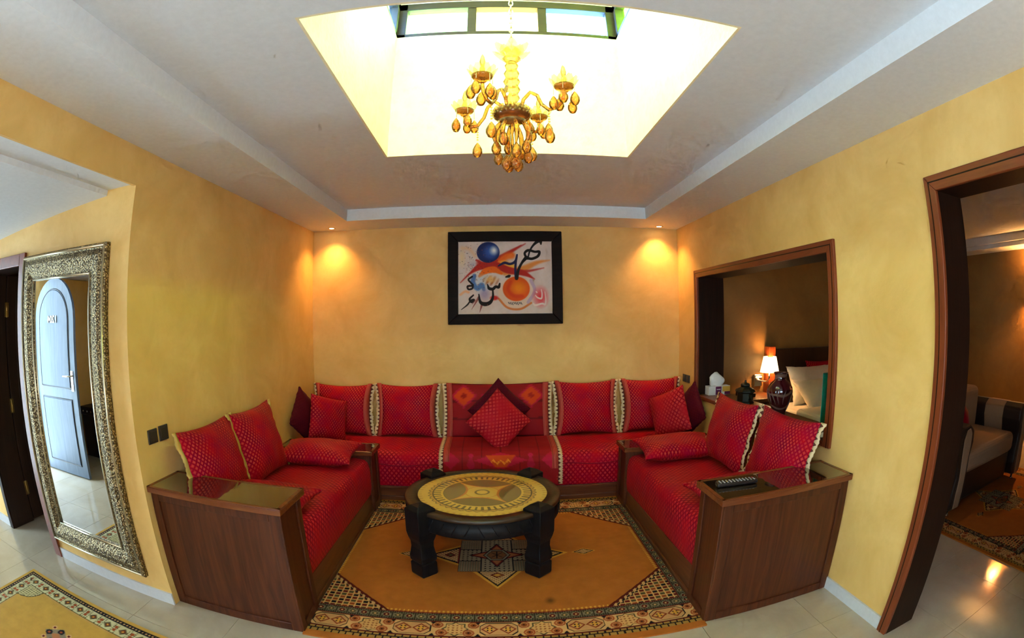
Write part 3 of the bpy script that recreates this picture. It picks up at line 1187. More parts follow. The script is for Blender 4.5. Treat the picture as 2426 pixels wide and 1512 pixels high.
# scatter cushions: two on their corner in the middle, two in each corner
cushion('scatter_cushion', .405, .405, .13, MAROON, (.048, 4.335, .755), (R(-14), R(45), 0), 'plain dark maroon cushion on its corner behind the checked red one', None, (), 8, pinch=.05)
cushion('scatter_cushion', .42, .42, .15, CHECK, (.043, 4.215, .672), (R(-20), R(45), 0), 'checked red cushion standing on its corner in the middle of the long sofa', None, (), 9, pinch=.05)
cushion('scatter_cushion', .40, .40, .13, MAROON, (-1.70, 4.13, .700), (R(-12), R(42), R(72)), 'plain dark maroon cushion leaning in the left corner', None, (), 10, pinch=.05)
cushion('scatter_cushion', .40, .40, .15, RED, (-1.50, 4.20, .675), (R(-14), R(16), R(48)), 'small red cushion in the left corner in front of a maroon one', None, (), 11, pinch=.05)
cushion('scatter_cushion', .40, .40, .13, MAROON, (1.762, 4.13, .705), (R(-12), R(-42), R(-72)), 'plain dark maroon cushion leaning in the right corner below the tissue box', None, (), 12, pinch=.05)
cushion('scatter_cushion', .40, .42, .15, CHECK, (1.58, 4.17, .690), (R(-14), R(-24), R(-50)), 'small red cushion in the right corner in front of a maroon one', None, (), 13, pinch=.05)

# side sofas: two back cushions and flat ones
GL = 'upright red cushions on the side sofas'
TS_ = R(-15)
cushion('cushion', .64, .50, .20, RED, (-1.655, 2.445, .735), (TS_, 0, R(90)), 'upright red cushion with gold fringe nearest the light switches', GL, (-1, 1), 21, braid=False, lace=GOLDF)
cushion('cushion', .64, .52, .20, RED, (-1.645, 3.055, .725), (TS_, 0, R(90)), 'upright red cushion on the left sofa, the one farther from the light switches', GL, (-1, 1), 22, braid=False, lace=GOLDF)
cushion('cushion', .68, .51, .20, RED, (1.705, 2.475, .735), (TS_, 0, R(-90)), 'upright red cushion on the right sofa nearest the remote control', GL, (-1, 1), 23, braid=False, lace=LACE)
cushion('cushion', .66, .51, .20, RED, (1.695, 3.175, .725), (TS_, 0, R(-90)), 'upright red cushion on the right sofa in front of the bronze tin', GL, (-1, 1), 24, braid=False, lace=LACE)
cushion('flat_cushion', .64, .40, .17, RED, (-1.36, 3.50, .560), (R(-82), 0, R(0)), 'red cushion lying flat against the far arm of the left sofa', None, (), 25)
cushion('flat_cushion', .66, .40, .17, RED, (1.41, 3.51, .565), (R(-82), 0, R(0)), 'red cushion lying flat against the far arm of the right sofa', None, (), 26)
cushion('flat_cushion', .60, .42, .15, RED, (-1.315, 2.425, .572), (R(-90), 0, R(0)), 'red cushion lying flat behind the near arm of the left sofa', None, (), 27)
cushion('flat_cushion', .60, .38, .15, RED, (1.40, 2.43, .572), (R(-90), 0, R(0)), 'red cushion lying flat behind the near arm of the right sofa', None, (), 28)

# ------------------------------------------------------------------ rugs
K_FIELD, K_CREAM, K_DARK, K_MAROON, K_OLIVE, K_RUST, K_GOLD, K_GREY = [np.array(s2l(c)) for c in (
    (.69, .395, .145), (.84, .64, .41), (.10, .07, .08), (.40, .10, .08), (.40, .36, .22), (.64, .30, .13), (.86, .60, .22), (.55, .49, .38))]


def rug_colours(x, y):
    """the sitting-area rug; x, y from its centre. Bands, corner lattices and a stepped medallion."""
    ax, ay = np.abs(x), np.abs(y)
    HX, HY = 1.32, 1.05
    C = np.zeros(x.shape + (3,))
    C[:] = K_FIELD
    d = np.minimum(HX - ax, HY - ay)
    s = np.where((HY - ay) < (HX - ax), x, y)
    # dashes
    m = (d > .05) & (d < .105)
    C[m] = K_OLIVE * .6 + K_GOLD * .4
    q = (d - .05) / .055
    ph = (s * 26 + np.where(q > .5, .5, 0)) % 1
    C[m & (ph < .22)] = K_DARK
    C[m & (np.abs(q - .5) < .08)] = K_DARK
    C[m & (q > .9)] = K_MAROON
    # main border
    m = (d > .105) & (d < .245)
    C[m] = K_CREAM
    t = d - .175
    p = .44
    u = ((s + p / 2) % p) - p / 2                    # 0 at the octagons
    au = np.abs(u)
    at = np.abs(t)
    oc = (au < .098) & (at < .058) & (au + at < .125)
    C[m & oc] = K_DARK
    oi = (au < .092) & (at < .052) & (au + at < .116)
    C[m & oi] = K_CREAM * .75 + K_RUST * .25
    for uc in (-.046, .046):
        dd = np.abs(u - uc) / .046 + at / .044
        C[m & oi & (np.abs(dd - .85) < .14)] = K_MAROON * .5 + K_RUST * .5
        C[m & oi & (dd < .55)] = K_GOLD
        C[m & oi & (np.hypot(np.abs(u - uc) - .010, at - .010) < .0055)] = K_DARK
    w = ((s) % p) - p / 2                            # 0 at the stars
    aw = np.abs(w)
    st = np.minimum(np.maximum(aw, at), (aw + at) * .72)
    C[m & (st < .050)] = K_OLIVE * .6 + K_DARK * .4
    C[m & (st < .043)] = K_CREAM * .8 + K_GOLD * .2
    g = (np.hypot(((w * 45) % 1) - .5, ((t * 45) % 1) - .5) < .27) & (st < .036)
    C[m & g] = K_RUST * .6 + K_OLIVE * .4
    for cs_ in (.140,):
        for tc in (-.036, .036):
            r_ = np.hypot(au - cs_ + .012 * np.sign(tc), t - tc)
            C[m & (r_ < .030)] = K_RUST
            C[m & (r_ < .022)] = K_CREAM * .5 + K_RUST * .5
            C[m & (r_ < .016)] = K_RUST * .8
            C[m & (r_ < .006)] = K_DARK
    tr = (np.abs(au - .105) + (.07 - at) * .6 < .018) & (at > .045)
    C[m & tr] = K_DARK
    C[(d > .105) & (d < .110)] = K_DARK
    C[(d > .239) & (d < .245)] = K_MAROON
    # narrow floral band
    m = (d > .245) & (d < .325)
    C[m] = K_DARK * .8 + K_OLIVE * .2
    t = d - .285
    u = ((s * 16) % 1) - .5
    r_ = np.hypot(u / 16, t)
    C[m & (r_ < .024)] = K_GREY * .8
    C[m & (r_ < .017)] = np.where((np.floor(s * 16) % 2)[..., None] > 0, K_OLIVE * .7, K_MAROON * .8)[m & (r_ < .017)]
    C[m & (r_ < .006)] = K_CREAM
    dots = (np.hypot(((s * 80) % 1) - .5, ((t * 80) % 1) - .5) < .24) & (r_ > .024)
    C[m & dots] = K_GREY
    C[(d > .319) & (d < .326)] = K_MAROON
    # field
    f = d >= .326
    ln = ax * .93 + ay
    sp = f & (ln > 1.264)
    C[sp] = K_CREAM * .82 + K_GOLD * .18
    P_ = .036
    cxi, cyi = np.floor(x / P_), np.floor(y / (P_ * .9) + .5 * 0)
    fx, fy = (x / P_) % 1, (y / (P_ * .9)) % 1
    cell = (fx > .22) & (fy > .26)
    h = (cxi * 7 + cyi * 13) % 4
    cc0 = np.select([(h == 0)[..., None], (h == 1)[..., None], (h == 2)[..., None]], [K_DARK, K_RUST * .8, K_OLIVE * .6], K_MAROON)
    C[sp & cell] = cc0[sp & cell]
    ed = sp & (ln < 1.318)
    C[ed] = K_CREAM * .9
    stp = ((x * 28) % 1) < .5
    C[ed & (ln < 1.285 + .012 * stp)] = K_MAROON * .7
    C[ed & (ln > 1.300) & stp] = K_DARK
    tiny = f & ~sp & (d < .345) & (((s * 42) % 1) < .5 + 0 * s) & (d < .33 + .015 * np.abs(((s * 42) % 1) - .25))
    C[tiny] = K_MAROON
    C[f & ~sp & (d > .333) & (d < .350) & (((s * 42) % 1) > .55)] = K_GOLD
    # medallion
    def put(mask, k):
        C[mask] = k
    fld = f & ~sp
    tipy = (ay > .23) & (ax < .125 * (1 - (ay - .235) / .190)) & (ay < .425)
    put(fld & (ay > .22) & (ax < .15 * (1 - (ay - .235) / .215)) & (ay < .45), K_GOLD)
    put(tipy, K_DARK)
    ti = (ay > .235) & (ax < .112 * (1 - (ay - .235) / .170))
    put(ti, K_CREAM)
    put(ti & ((((x + y) * 40) % 1) < .32) & ((((x - y) * 40) % 1) < .6), K_DARK)
    dm = (ax / .045 + np.abs(ay - .28) / .035)
    put(ti & (dm < 1), K_MAROON)
    put(ti & (dm < .6), K_GOLD)
    tipx = (ax > .245) & (ay < .125 * (1 - (ax - .245) / .195))
    put(fld & (ax > .245) & (ay < .15 * (1 - (ax - .245) / .225)), K_GOLD * .95)
    put(tipx, K_DARK)
    ti = (ax > .252) & (ay < .105 * (1 - (ax - .245) / .170))
    put(ti, K_CREAM)
    put(ti & ((((x + y) * 36) % 1) < .34) & ((((x - y) * 36) % 1) < .62), K_DARK)
    dm = (np.abs(ax - .305) / .04 + ay / .035)
    put(ti & (dm < 1), K_MAROON)
    put(ti & (dm < .55), K_OLIVE)
    sd = np.abs(ax - .575) / .082 + ay / .046
    put(sd < 1.0, K_GOLD)
    put(sd < .88, K_DARK)
    put((sd < .70) & ((((x + y) * 50) % 1) < .5), K_CREAM)
    core = (ax < .245) & (ay < .235)
    put(core, K_GREY)
    stip = (np.hypot(((x * 62) % 1) - .5, ((y * 62) % 1) - .5) < .26)
    put(core & stip, K_OLIVE * .45)
    stip2 = (np.hypot(((x * 62 + .5) % 1) - .5, ((y * 62 + .5) % 1) - .5) < .2)
    put(core & stip2, K_RUST * .7)
    mid = core & ((ax < .10) | (ay < .085))
    put(mid, K_GREY * .9 + K_CREAM * .1)
    put(mid & (np.hypot(((x * 34) % 1) - .5, ((y * 34) % 1) - .5) < .22), K_DARK)
    put(core & (np.abs(ax - .10) < .004) | core & (np.abs(ay - .085) < .004) & (ax > .10), K_DARK)
    put(core & ((ax > .240) | (ay > .230)), K_DARK)
    put((ax > .243) & (ax < .252) & (ay < .12), K_MAROON * 1.2)
    star = np.minimum(ax / .175 + ay / .085, ax / .085 + ay / .168)
    put(star < 1.06, K_DARK)
    put(star < .98, K_MAROON * 1.3)
    put(star < .84, K_RUST * .8 + K_CREAM * .2)
    hx = np.maximum(ax * .9 + ay * .5, ay)
    put(hx < .082, K_GREY)
    put((hx < .082) & (hx > .075), K_DARK)
    put((hx < .075) & (hx > .066), K_GREY)
    put(hx < .062, K_DARK)
    put(hx < .057, K_OLIVE * .6 + K_RUST * .4)
    put((hx < .05) & ((ax < .004) | (np.abs(ax - ay) < .004)), K_DARK)
    # a dark worn spot
    st = np.hypot((x - .287) / .030, (y + .605) / .040)
    k = np.clip(1.25 - st, 0, 1)[..., None] * .75
    C[:] = C * (1 - k) + np.array(s2l((.30, .17, .08))) * k
    return C


def rug(name, x0, x1, y0, y1, cx, cy_, step, fn, label, z=.011):
    nx_, ny_ = int((x1 - x0) / step), int((y1 - y0) / step)
    xs_ = np.linspace(x0, x1, nx_)
    ys_ = np.linspace(y0, y1, ny_)
    X_, Y_ = np.meshgrid(xs_, ys_)
    C_ = fn(X_ - cx, Y_ - cy_)
    Z_ = np.full_like(X_, z)
    # skirt: edge rows dropped to the floor
    X_ = np.pad(X_, 1, 'edge')
    Y_ = np.pad(Y_, 1, 'edge')
    Z_ = np.pad(Z_, 1, constant_values=.001)
    C_ = np.pad(C_, ((1, 1), (1, 1), (0, 0)), 'edge')
    o = link(name, grid_mesh(name, np.stack([X_, Y_, Z_], -1), C_, None, PILE))
    o.data.polygons.foreach_set('use_smooth', np.zeros(len(o.data.polygons), bool))
    tag(o, label, 'rug')
    return o


rug('patterned_rug', -.985, 1.045, 1.905, 3.975, 0, 2.955, .0040, rug_colours, 'orange and brown medallion rug under the round coffee table')


def corridor_rug_colours(x, y):
    """x, y from the rug centre; half size .75 x .82"""
    ax, ay = np.abs(x), np.abs(y)
    d = np.minimum(.75 - ax, .82 - ay)
    s = np.where((.82 - ay) < (.75 - ax), x, y)
    C = np.zeros(x.shape + (3,))
    C[:] = np.array(s2l((.78, .60, .26)))
    m = (d > .03) & (d < .062)
    C[m] = K_DARK * 1.3
    C[m & (((s * 40) % 1) < .45) & (np.abs(d - .046) < .008)] = K_CREAM * .9
    m = (d > .062) & (d < .165)
    C[m] = np.array(s2l((.80, .76, .58)))
    t = d - .113
    u = ((s / .13) % 1 - .5) * .13
    r_ = np.abs(u) / .035 + np.abs(t) / .035
    C[m & (r_ < 1)] = K_OLIVE
    C[m & (r_ < .6)] = K_MAROON
    C[m & (r_ < .3)] = K_GOLD
    w = (((s / .13) + .5) % 1 - .5) * .13
    r_ = np.hypot(w, np.abs(t) - .015)
    C[m & (r_ < .014)] = K_RUST
    sp_ = np.hypot(((s * 60) % 1) - .5, ((t * 60) % 1) - .5) < .3
    C[m & sp_ & (np.abs(np.abs(u) - .045) < .012)] = K_OLIVE * .6
    C[(d > .160) & (d < .166)] = K_OLIVE * .5
    C[(d > .172) & (d < .176)] = K_CREAM * .8
    cr = np.hypot(.75 - .166 - ax, .82 - .166 - ay)
    corner = (d > .166) & (cr < .16)
    C[corner] = np.array(s2l((.78, .72, .52)))
    C[corner & (np.hypot(((x * 45) % 1) - .5, ((y * 45) % 1) - .5) < .3)] = K_OLIVE
    C[corner & (cr > .15)] = K_OLIVE * .6
    # medallions
    for mx, my in ((0, .38), (0, -.38)):
        rx, ry = np.abs(x - mx), np.abs(y - my)
        dd = rx / .11 + ry / .09
        C[dd < 1] = K_GREY
        for ox, oy in ((0, .055), (0, -.055), (.07, 0), (-.07, 0)):
            rr = np.hypot(x - mx - ox, y - my - oy)
            C[rr < .026] = K_DARK * 1.4
            C[rr < .010] = K_RUST
        for ox, oy in ((.07, .06), (-.07, .06), (.07, -.06), (-.07, -.06)):
            rr = np.hypot(x - mx - ox, y - my - oy)
            C[rr < .020] = K_CREAM
            C[rr < .010] = K_MAROON
        C[(dd < .4)] = K_RUST * .6 + K_CREAM * .4
    return C


rug('corridor_rug', -2.99, -1.49, -.09, 1.55, -2.24, .73, .0060, corridor_rug_colours, 'gold rug with a pale flowered border on the corridor floor', z=.010)
rug('bedroom_rug', 3.12, 5.2, .95, 2.85, 4.16, 1.90, .0100, lambda x, y: rug_colours(x * 1.26, y * 1.1) * .8, 'brown patterned rug under the two-tone loveseat', z=.010)

# ------------------------------------------------------------------ coffee table
TCX, TCY, TR, TZ = -.085, 3.035, .502, .45
ct = empty('coffee_table', (TCX, TCY, 0))
tag(ct, 'round black carved wooden coffee table with glass-covered inlaid top', 'coffee table')
MB().lathe([(TR - .085, .425), (TR - .085, .450), (TR - .006, .452), (TR, .446), (TR, .43), (TR - .012, .425)], (TCX, TCY, 0), 72, cap=False).build('rim', RIMW, ct)
ap = MB().lathe([(TR - .04, .325), (TR - .012, .325), (TR - .008, .335), (TR - .008, .428), (TR - .04, .428)], (TCX, TCY, 0), 72, cap=False)
apo = ap.build('apron', BLACKW, ct)
# carved chevrons on the apron
for k in range(40):
    a = 2 * math.pi * k / 40
    sgn = 1 if (k // 5) % 2 else -1
    c = []
    for q in range(2):
        aa = a + sgn * (q - .5) * .07
        c.append((TCX + (TR - .006) * math.cos(aa), TCY + (TR - .006) * math.sin(aa), .345 + .07 * q))
    o = MB().tube(c, .0035, 5).build('carving', BLACKW, apo)
    o.parent = apo
    o.matrix_parent_inverse = Matrix.Identity(4)
# inlaid disc
nr, na = 90, 420
rr = np.linspace(.0005, TR - .083, nr)
aa = np.linspace(0, 2 * math.pi, na, endpoint=False)
A, Rr = np.meshgrid(aa, rr)
Ri = TR - .083
q = Rr / Ri
yel, yel2, drk, oli, org = [np.array(s2l(c)) for c in ((.88, .73, .30), (.80, .62, .20), (.26, .18, .07), (.50, .43, .22), (.80, .48, .14))]
C = np.zeros(A.shape + (3,))
C[:] = yel
C[(q > .93) & (((A * 60 / math.pi) % 2) < .8)] = yel2
sc = .80 + .035 * np.abs(np.sin(A * 22))
C[(q > .76) & (q < sc)] = oli * .9
C[(q > .77) & (q < sc - .02)] = yel2
C[(np.abs(q - .755) < .010)] = drk
rg = (q > .63) & (q < .745)
C[rg & (((A * 48 / math.pi) % 2) < .75)] = drk * .6 + oli * .4
C[(np.abs(q - .615) < .010)] = yel
C[(np.abs(q - .595) < .010)] = drk * .5 + oli * .5
inn = q < .585
x_, y_ = Rr * np.cos(A + .12) / Ri, Rr * np.sin(A + .12) / Ri
C[inn] = oli
ast = np.sqrt(np.abs(x_ * np.cos(.78) + y_ * np.sin(.78))) + np.sqrt(np.abs(-x_ * np.sin(.78) + y_ * np.cos(.78)))
C[inn & (ast < .86)] = org
C[inn & (ast < .80)] = yel
ring = np.hypot(x_, y_ * 1.0)
C[(ring > .085) & (ring < .115)] = oli * .8
C[(ring > .25) & (ring < .262) & (ast < .8)] = org
P = np.stack([TCX + Rr * np.cos(A), TCY + Rr * np.sin(A), np.full_like(A, .447)], -1)
link('inlaid_top', grid_mesh('inlaid_top', P, C, None, INLAY, wrap=True), ct)
MB().lathe([(TR - .086, .405), (TR - .086, .444), (.001, .444)], (TCX, TCY, 0), 48, cap=True).build('top_board', BLACKW, ct)
leg_prof = [(.056, 0), (.060, .012), (.060, .088), (.052, .096), (.060, .106), (.062, .135), (.056, .165), (.051, .20), (.052, .235), (.062, .268), (.068, .30), (.068, .455), (.040, .478), (.004, .492)]
for k in range(4):
    a = R(45 + 90 * k)
    lx, ly = TCX - .012 + .490 * math.cos(a), TCY + .490 * math.sin(a)
    o = MB().lathe([(r * 1.38, z) for r, z in leg_prof], (lx, ly, .012), 4, False, rot=a + R(45)).build('leg', BLACKW, ct, bev=.004)
    for j in range(3):
        g = MB()
        for s_ in (-1, 1):
            g.tube([(lx - .071 * math.cos(a) * 0 + .069 * math.sin(a) * 0 + .0685 * math.cos(a + s_ * math.pi) * (1 if s_ > 0 else -1) * 0 + (.0670 * math.cos(a + R(180))) + .05 * math.sin(a) * (j - 1) * .7,
                     ly + .0670 * math.sin(a + R(180)) - .05 * math.cos(a) * (j - 1) * .7, .33 + .01 * j + .04 * (s_ + 1) / 2),
                    (lx + .0670 * math.cos(a + R(180)) + .05 * math.sin(a) * ((j - 1) * .7 + .3), ly + .0670 * math.sin(a + R(180)) - .05 * math.cos(a) * ((j - 1) * .7 + .3), .38 + .01 * j + .04 * (s_ + 1) / 2)], .003, 5)
        cv = g.build('carving', BLACKW, ct)
        cv.parent = o
        cv.matrix_parent_inverse = Matrix.Identity(4)

# ------------------------------------------------------------------ picture on the back wall
PX0, PX1, PZ0, PZ1 = -.421, .664, 1.508, 2.392
pf = empty('framed_painting', (.12, YB, PZ0))
tag(pf, 'abstract painting of spheres and calligraphy in a wide black frame on the back wall', 'painting')
wd = .098
yf, yb = YB - .045, YB - .002
for poly in ([(PX0, PZ0), (PX0 + wd, PZ0 + wd), (PX0 + wd, PZ1 - wd), (PX0, PZ1)], [(PX1, PZ0), (PX1 - wd, PZ0 + wd), (PX1 - wd, PZ1 - wd), (PX1, PZ1)],
             [(PX0, PZ1), (PX1, PZ1), (PX1 - wd, PZ1 - wd), (PX0 + wd, PZ1 - wd)], [(PX0, PZ0), (PX1, PZ0), (PX1 - wd, PZ0 + wd), (PX0 + wd, PZ0 + wd)]):
    MB().prism(poly, 'y', yf, yb).build('frame_rail', FRAMEW, pf, bev=.006)


def paint(W_, H_):
    """picture coordinates follow a 1300 x 990 sheet, origin top left"""
    gx, gy = np.meshgrid(np.linspace(0, 1300, W_), np.linspace(990, 0, H_))
    rs = np.random.RandomState(3)
    n1 = np.zeros_like(gx)
    for k in range(6):
        f = .004 * 1.7 ** k
        a = rs.rand() * 6.28
        n1 += np.sin((gx * math.cos(a) + gy * math.sin(a)) * f * 2 + rs.rand() * 6 + 2 * np.sin((gx * math.sin(a) - gy * math.cos(a)) * f * 1.3)) / (1.25 ** k)
    n1 = (n1 - n1.min()) / (n1.max() - n1.min())
    C = np.zeros(gx.shape + (3,))
    C[:] = (.86, .80, .78)
    C += (n1[..., None] - .5) * np.array([.06, .08, .10])

    def blend(a, c):
        a = np.clip(a, 0, 1)[..., None]
        C[:] = C * (1 - a) + np.array(c) * a

    def ell(cx, cy, rx, ry, soft=.1):
        return np.clip((1 - np.hypot((gx - cx) / rx, (gy - cy) / ry)) / soft, 0, 1)

    def stroke(pts, w, soft=6):
        best = np.zeros_like(gx)
        ws = w if hasattr(w, '__len__') else [w] * len(pts)
        for (p, q, wa, wb) in zip(pts, pts[1:], ws, ws[1:]):
            px, py = q[0] - p[0], q[1] - p[1]
            t = np.clip(((gx - p[0]) * px + (gy - p[1]) * py) / (px * px + py * py), 0, 1)
            dd = np.hypot(gx - p[0] - t * px, gy - p[1] - t * py)
            best = np.maximum(best, np.clip((wa + (wb - wa) * t - dd) / soft + .5, 0, 1))
        return best

    def curve(pts, n=10):
        out = []
        P = [np.array(p, float) for p in pts]
        P = [2 * P[0] - P[1]] + P + [2 * P[-1] - P[-2]]
        for i in range(1, len(P) - 2):
            for k in range(n):
                t = k / n
                out.append(tuple(.5 * ((2 * P[i]) + (P[i + 1] - P[i - 1]) * t + (2 * P[i - 1] - 5 * P[i] + 4 * P[i + 1] - P[i + 2]) * t * t + (-P[i - 1] + 3 * P[i] - 3 * P[i + 1] + P[i + 2]) * t ** 3)))
        out.append(tuple(P[-2]))
        return out

    def cw(pts, ws):
        c = curve(pts)
        return c, list(np.interp(np.linspace(0, 1, len(c)), np.linspace(0, 1, len(ws)), ws))
    red, org, ylw, blu, dk = (.72, .13, .10), (.93, .42, .07), (.97, .70, .20), (.12, .25, .60), (.07, .05, .06)
    # washes
    blend(stroke(curve([(60, 90), (160, 110), (240, 200)]), 22, 40) * .5, (.93, .72, .48))
    blend(ell(60, 230, 60, 170, .9) * .5, (.92, .80, .50))
    blend(ell(210, 320, 90, 70, 1) * .45, (.55, .53, .66))
    for p in (((930, 40), (760, 130), (600, 230)), ((870, 60), (640, 200), (450, 300))):
        c, w = cw(p, (3, 20, 40))
        blend(stroke(c, w, 22) * .9, red)
    c, w = cw([(1260, 265), (1080, 300), (880, 390), (650, 430)], (4, 26, 46, 40))
    blend(stroke(c, w, 30) * .85, (.90, .52, .18))
    c, w = cw([(1180, 370), (980, 410), (800, 430)], (4, 16, 34))
    blend(stroke(c, w, 20) * .8, red)
    blend(stroke(curve([(560, 300), (660, 220), (740, 200)]), [44] * 21, 40) * .9, org)
    blend(stroke(curve([(580, 330), (640, 310), (760, 360)]), [40] * 21, 34) * .9, ylw)
    c, w = cw([(40, 560), (180, 430), (330, 340), (500, 330), (700, 400), (900, 440), (1050, 520)], (3, 14, 50, 52, 46, 36, 4))
    blend(stroke(c, w, 18), red)
    c, w = cw([(300, 480), (380, 410), (500, 390), (600, 440)], (16, 40, 44, 20))
    blend(stroke(c, w, 18), org)
    blend(ell(300, 300, 60, 60, .8) * .9, red)
    # swirl below
    blend(ell(330, 590, 150, 160, .5) * .8, (.75, .80, .86))
    c, w = cw([(230, 470), (210, 560), (270, 640), (330, 600), (360, 660)], (26, 34, 30, 36, 20))
    blend(stroke(c, w, 20) * .9, (.28, .46, .72))
    blend(ell(460, 540, 130, 80, .6) * (.5 + .5 * np.sin(gx * .09 + gy * .05)), (.62, .30, .12))
    blend(ell(450, 520, 120, 70, .7) * np.clip(n1 * 2 - .6, 0, 1), (.90, .72, .45))
    blend(ell(370, 720, 90, 100, .7) * .7, (.62, .56, .74))
    # blue sphere
    s_ = ell(420, 155, 160, 145, .06)
    blend(s_, (.08, .16, .42))
    blend(s_ * ell(470, 150, 140, 130, .8), (.20, .38, .75))
    blend(s_ * ell(500, 130, 75, 80, .9), (.93, .93, .90))
    blend(s_ * np.clip(np.hypot((gx - 440) / 160, (gy - 150) / 145) - .55, 0, 1) * 1.2, (.07, .11, .30))
    blend(stroke(curve([(260, 260), (400, 320), (540, 270)]), 14, 10) * .8, red)
    # orange ball with halo
    blend(ell(800, 700, 260, 235, .1) * .9, (.90, .80, .72))
    blend(stroke(curve([(560, 780), (680, 900), (850, 920), (1000, 840)]), 14, 10), (.84, .50, .26))
    blend(stroke(curve([(1000, 540), (1050, 680), (960, 830)]), 22, 14) * .7, (.70, .60, .76))
    b_ = ell(800, 650, 190, 170, .07)
    blend(b_, (.90, .34, .06))
    blend(b_ * ell(830, 640, 140, 130, .8), (.98, .55, .06))
    blend(b_ * stroke(curve([(720, 560), (690, 660), (760, 740), (880, 750)]), 22, 30) * .6, (.84, .18, .06))
    for i in range(8):
        x0 = 690 + i * 24
        blend(stroke([(x0, 830), (x0 + 16, 850 + 6 * (i % 3))], 5, 4), (.20, .22, .28))
    blend(ell(500, 770, 70, 40, .5), (.80, .16, .14))
    # rays bottom left
    for (a, b) in (((290, 760), (190, 920)), ((330, 860), (300, 960)), ((230, 800), (200, 850))):
        blend(stroke([a, b], [16, 2], 6) * .8, (.50, .22, .20))
    blend(stroke(curve([(40, 720), (100, 680), (150, 690)]), 16, 14) * .6, (.95, .62, .36))
    # calligraphy
    for pts, ws in (
            ([(560, 340), (640, 300), (720, 315), (790, 280), (815, 190), (795, 300), (790, 420), (805, 500)], (10, 18, 16, 18, 10, 16, 16, 26)),
            ([(805, 510), (830, 400), (880, 300), (940, 230)], (24, 18, 16, 26)),
            ([(940, 230), (920, 170), (970, 130), (1060, 150), (1120, 150), (1100, 210), (1020, 245), (950, 235)], (16, 16, 18, 16, 18, 18, 18, 18)),
            ([(960, 250), (990, 140), (1040, 60), (1110, 0), (1140, 10), (1145, 45)], (10, 12, 14, 26, 22, 10)),
            ([(200, 480), (150, 520), (180, 560), (210, 600), (140, 610), (150, 650), (200, 640), (210, 590)], (12, 12, 12, 12, 14, 12, 12, 12)),
            ([(410, 590), (430, 640), (480, 650), (520, 620), (560, 625), (575, 580)], (8, 20, 20, 18, 20, 12)),
            ([(480, 650), (480, 760), (440, 830), (370, 850), (310, 820), (290, 720)], (10, 16, 24, 28, 20, 8)),
            ([(215, 730), (165, 780), (190, 820), (220, 790), (180, 800), (130, 860), (50, 920)], (10, 14, 16, 14, 10, 10, 4)),
            ([(660, 490), (700, 480), (720, 470)], (10, 20, 6))):
        c, w = cw(pts, ws)
        blend(stroke(c, w, 5), dk if ws[0] != 10 or pts[0][0] != 560 else (.10, .10, .28))
    # red patch with white signs
    blend(ell(1130, 760, 130, 170, .9), (.90, .22, .26))
    for pts, ws in (([(1060, 740), (1090, 770), (1140, 780), (1150, 720), (1140, 660)], (6, 10, 12, 9, 5)), ([(1030, 850), (1060, 870), (1150, 850), (1190, 860), (1200, 800), (1190, 690)], (10, 14, 12, 12, 9, 4)), ([(1070, 690), (1080, 700)], (8, 8))):
        c, w = cw(pts, ws)
        blend(stroke(c, w, 5), (.95, .88, .86))
    # specks
    for k in range(160):
        x0, y0 = rs.normal(240, 110), rs.normal(330, 160)
        blend(ell(x0, y0, 4 + 5 * rs.rand(), 4 + 4 * rs.rand(), .5) * .7, (.20, .16, .22) if k % 3 else (.75, .30, .20))
    return np.clip(C, 0, 1)


pw, ph = 330, 252
PC = paint(pw, ph)
PC = np.where(PC <= .04045, PC / 12.92, ((PC + .055) / 1.055) ** 2.4)
X, Z = np.meshgrid(np.linspace(PX0 + wd - .006, PX1 - wd + .006, pw), np.linspace(PZ0 + wd - .006, PZ1 - wd + .006, ph))
cv = link('canvas', grid_mesh('canvas', np.stack([X, np.full_like(X, YB - .028), Z], -1), PC, None, CANVAS), pf)

# ------------------------------------------------------------------ tall mirror in the corridor
MX0, MX1, MZ0, MZ1 = -2.945, -1.965, .155, 1.975
mr = empty('tall_mirror', (-2.45, YJ, MZ0))
tag(mr, 'tall wall mirror in a wide embossed metal frame beside the dark door', 'mirror')
fwid = .158
mprof = [(0, 0), (0, .030), (.010, .040), (.022, .036), (.030, .034), (.060, .046), (.095, .044), (.125, .030), (.138, .024), (.148, .026), (.158, .018), (.158, 0)]   # inwards, off the wall


def mitred(side):
    """one side of the frame: the profile swept between two mitred corners"""
    vs, fs = [], []
    n = len(mprof)
    for end in (0, 1):
        for (u, h) in mprof:
            y = YJ - .004 - h
            x0, x1, z0, z1 = MX0 + u, MX1 - u, MZ0 + u, MZ1 - u
            vs.append({'l': ((x0, y, z0), (x0, y, z1)), 'r': ((x1, y, z0), (x1, y, z1)), 'b': ((x0, y, z0), (x1, y, z0)), 't': ((x0, y, z1), (x1, y, z1))}[side][end])
    for i in range(n):
        j = (i + 1) % n
        fs.append((i, j, n + j, n + i))
    fs += [tuple(range(n)), tuple(range(2 * n - 1, n - 1, -1))]
    return MB().add(vs, fs)


for s_ in 'lrbt':
    rail = mitred(s_).build('frame_rail', EMBOSS, mr)
    # bead lines
    for u in (.016, .152):
        x0, x1, z0, z1 = MX0 + u, MX1 - u, MZ0 + u, MZ1 - u
        y = YJ - .004 - (.040 if u < .1 else .026)
        e = {'l': ((x0, y, z0), (x0, y, z1)), 'r': ((x1, y, z0), (x1, y, z1)), 'b': ((x0, y, z0), (x1, y, z0)), 't': ((x0, y, z1), (x1, y, z1))}[s_]
        b_ = MB().tube(e, .0075 if u < .1 else .006, 6).build('bead', BEADM, mr)
        b_.parent = rail
        b_.matrix_parent_inverse = Matrix.Identity(4)
MB().box(MX0 + .15, MX1 - .15, YJ - .018, YJ - .012, MZ0 + .15, MZ1 - .15).build('glass', MIRROR, mr)

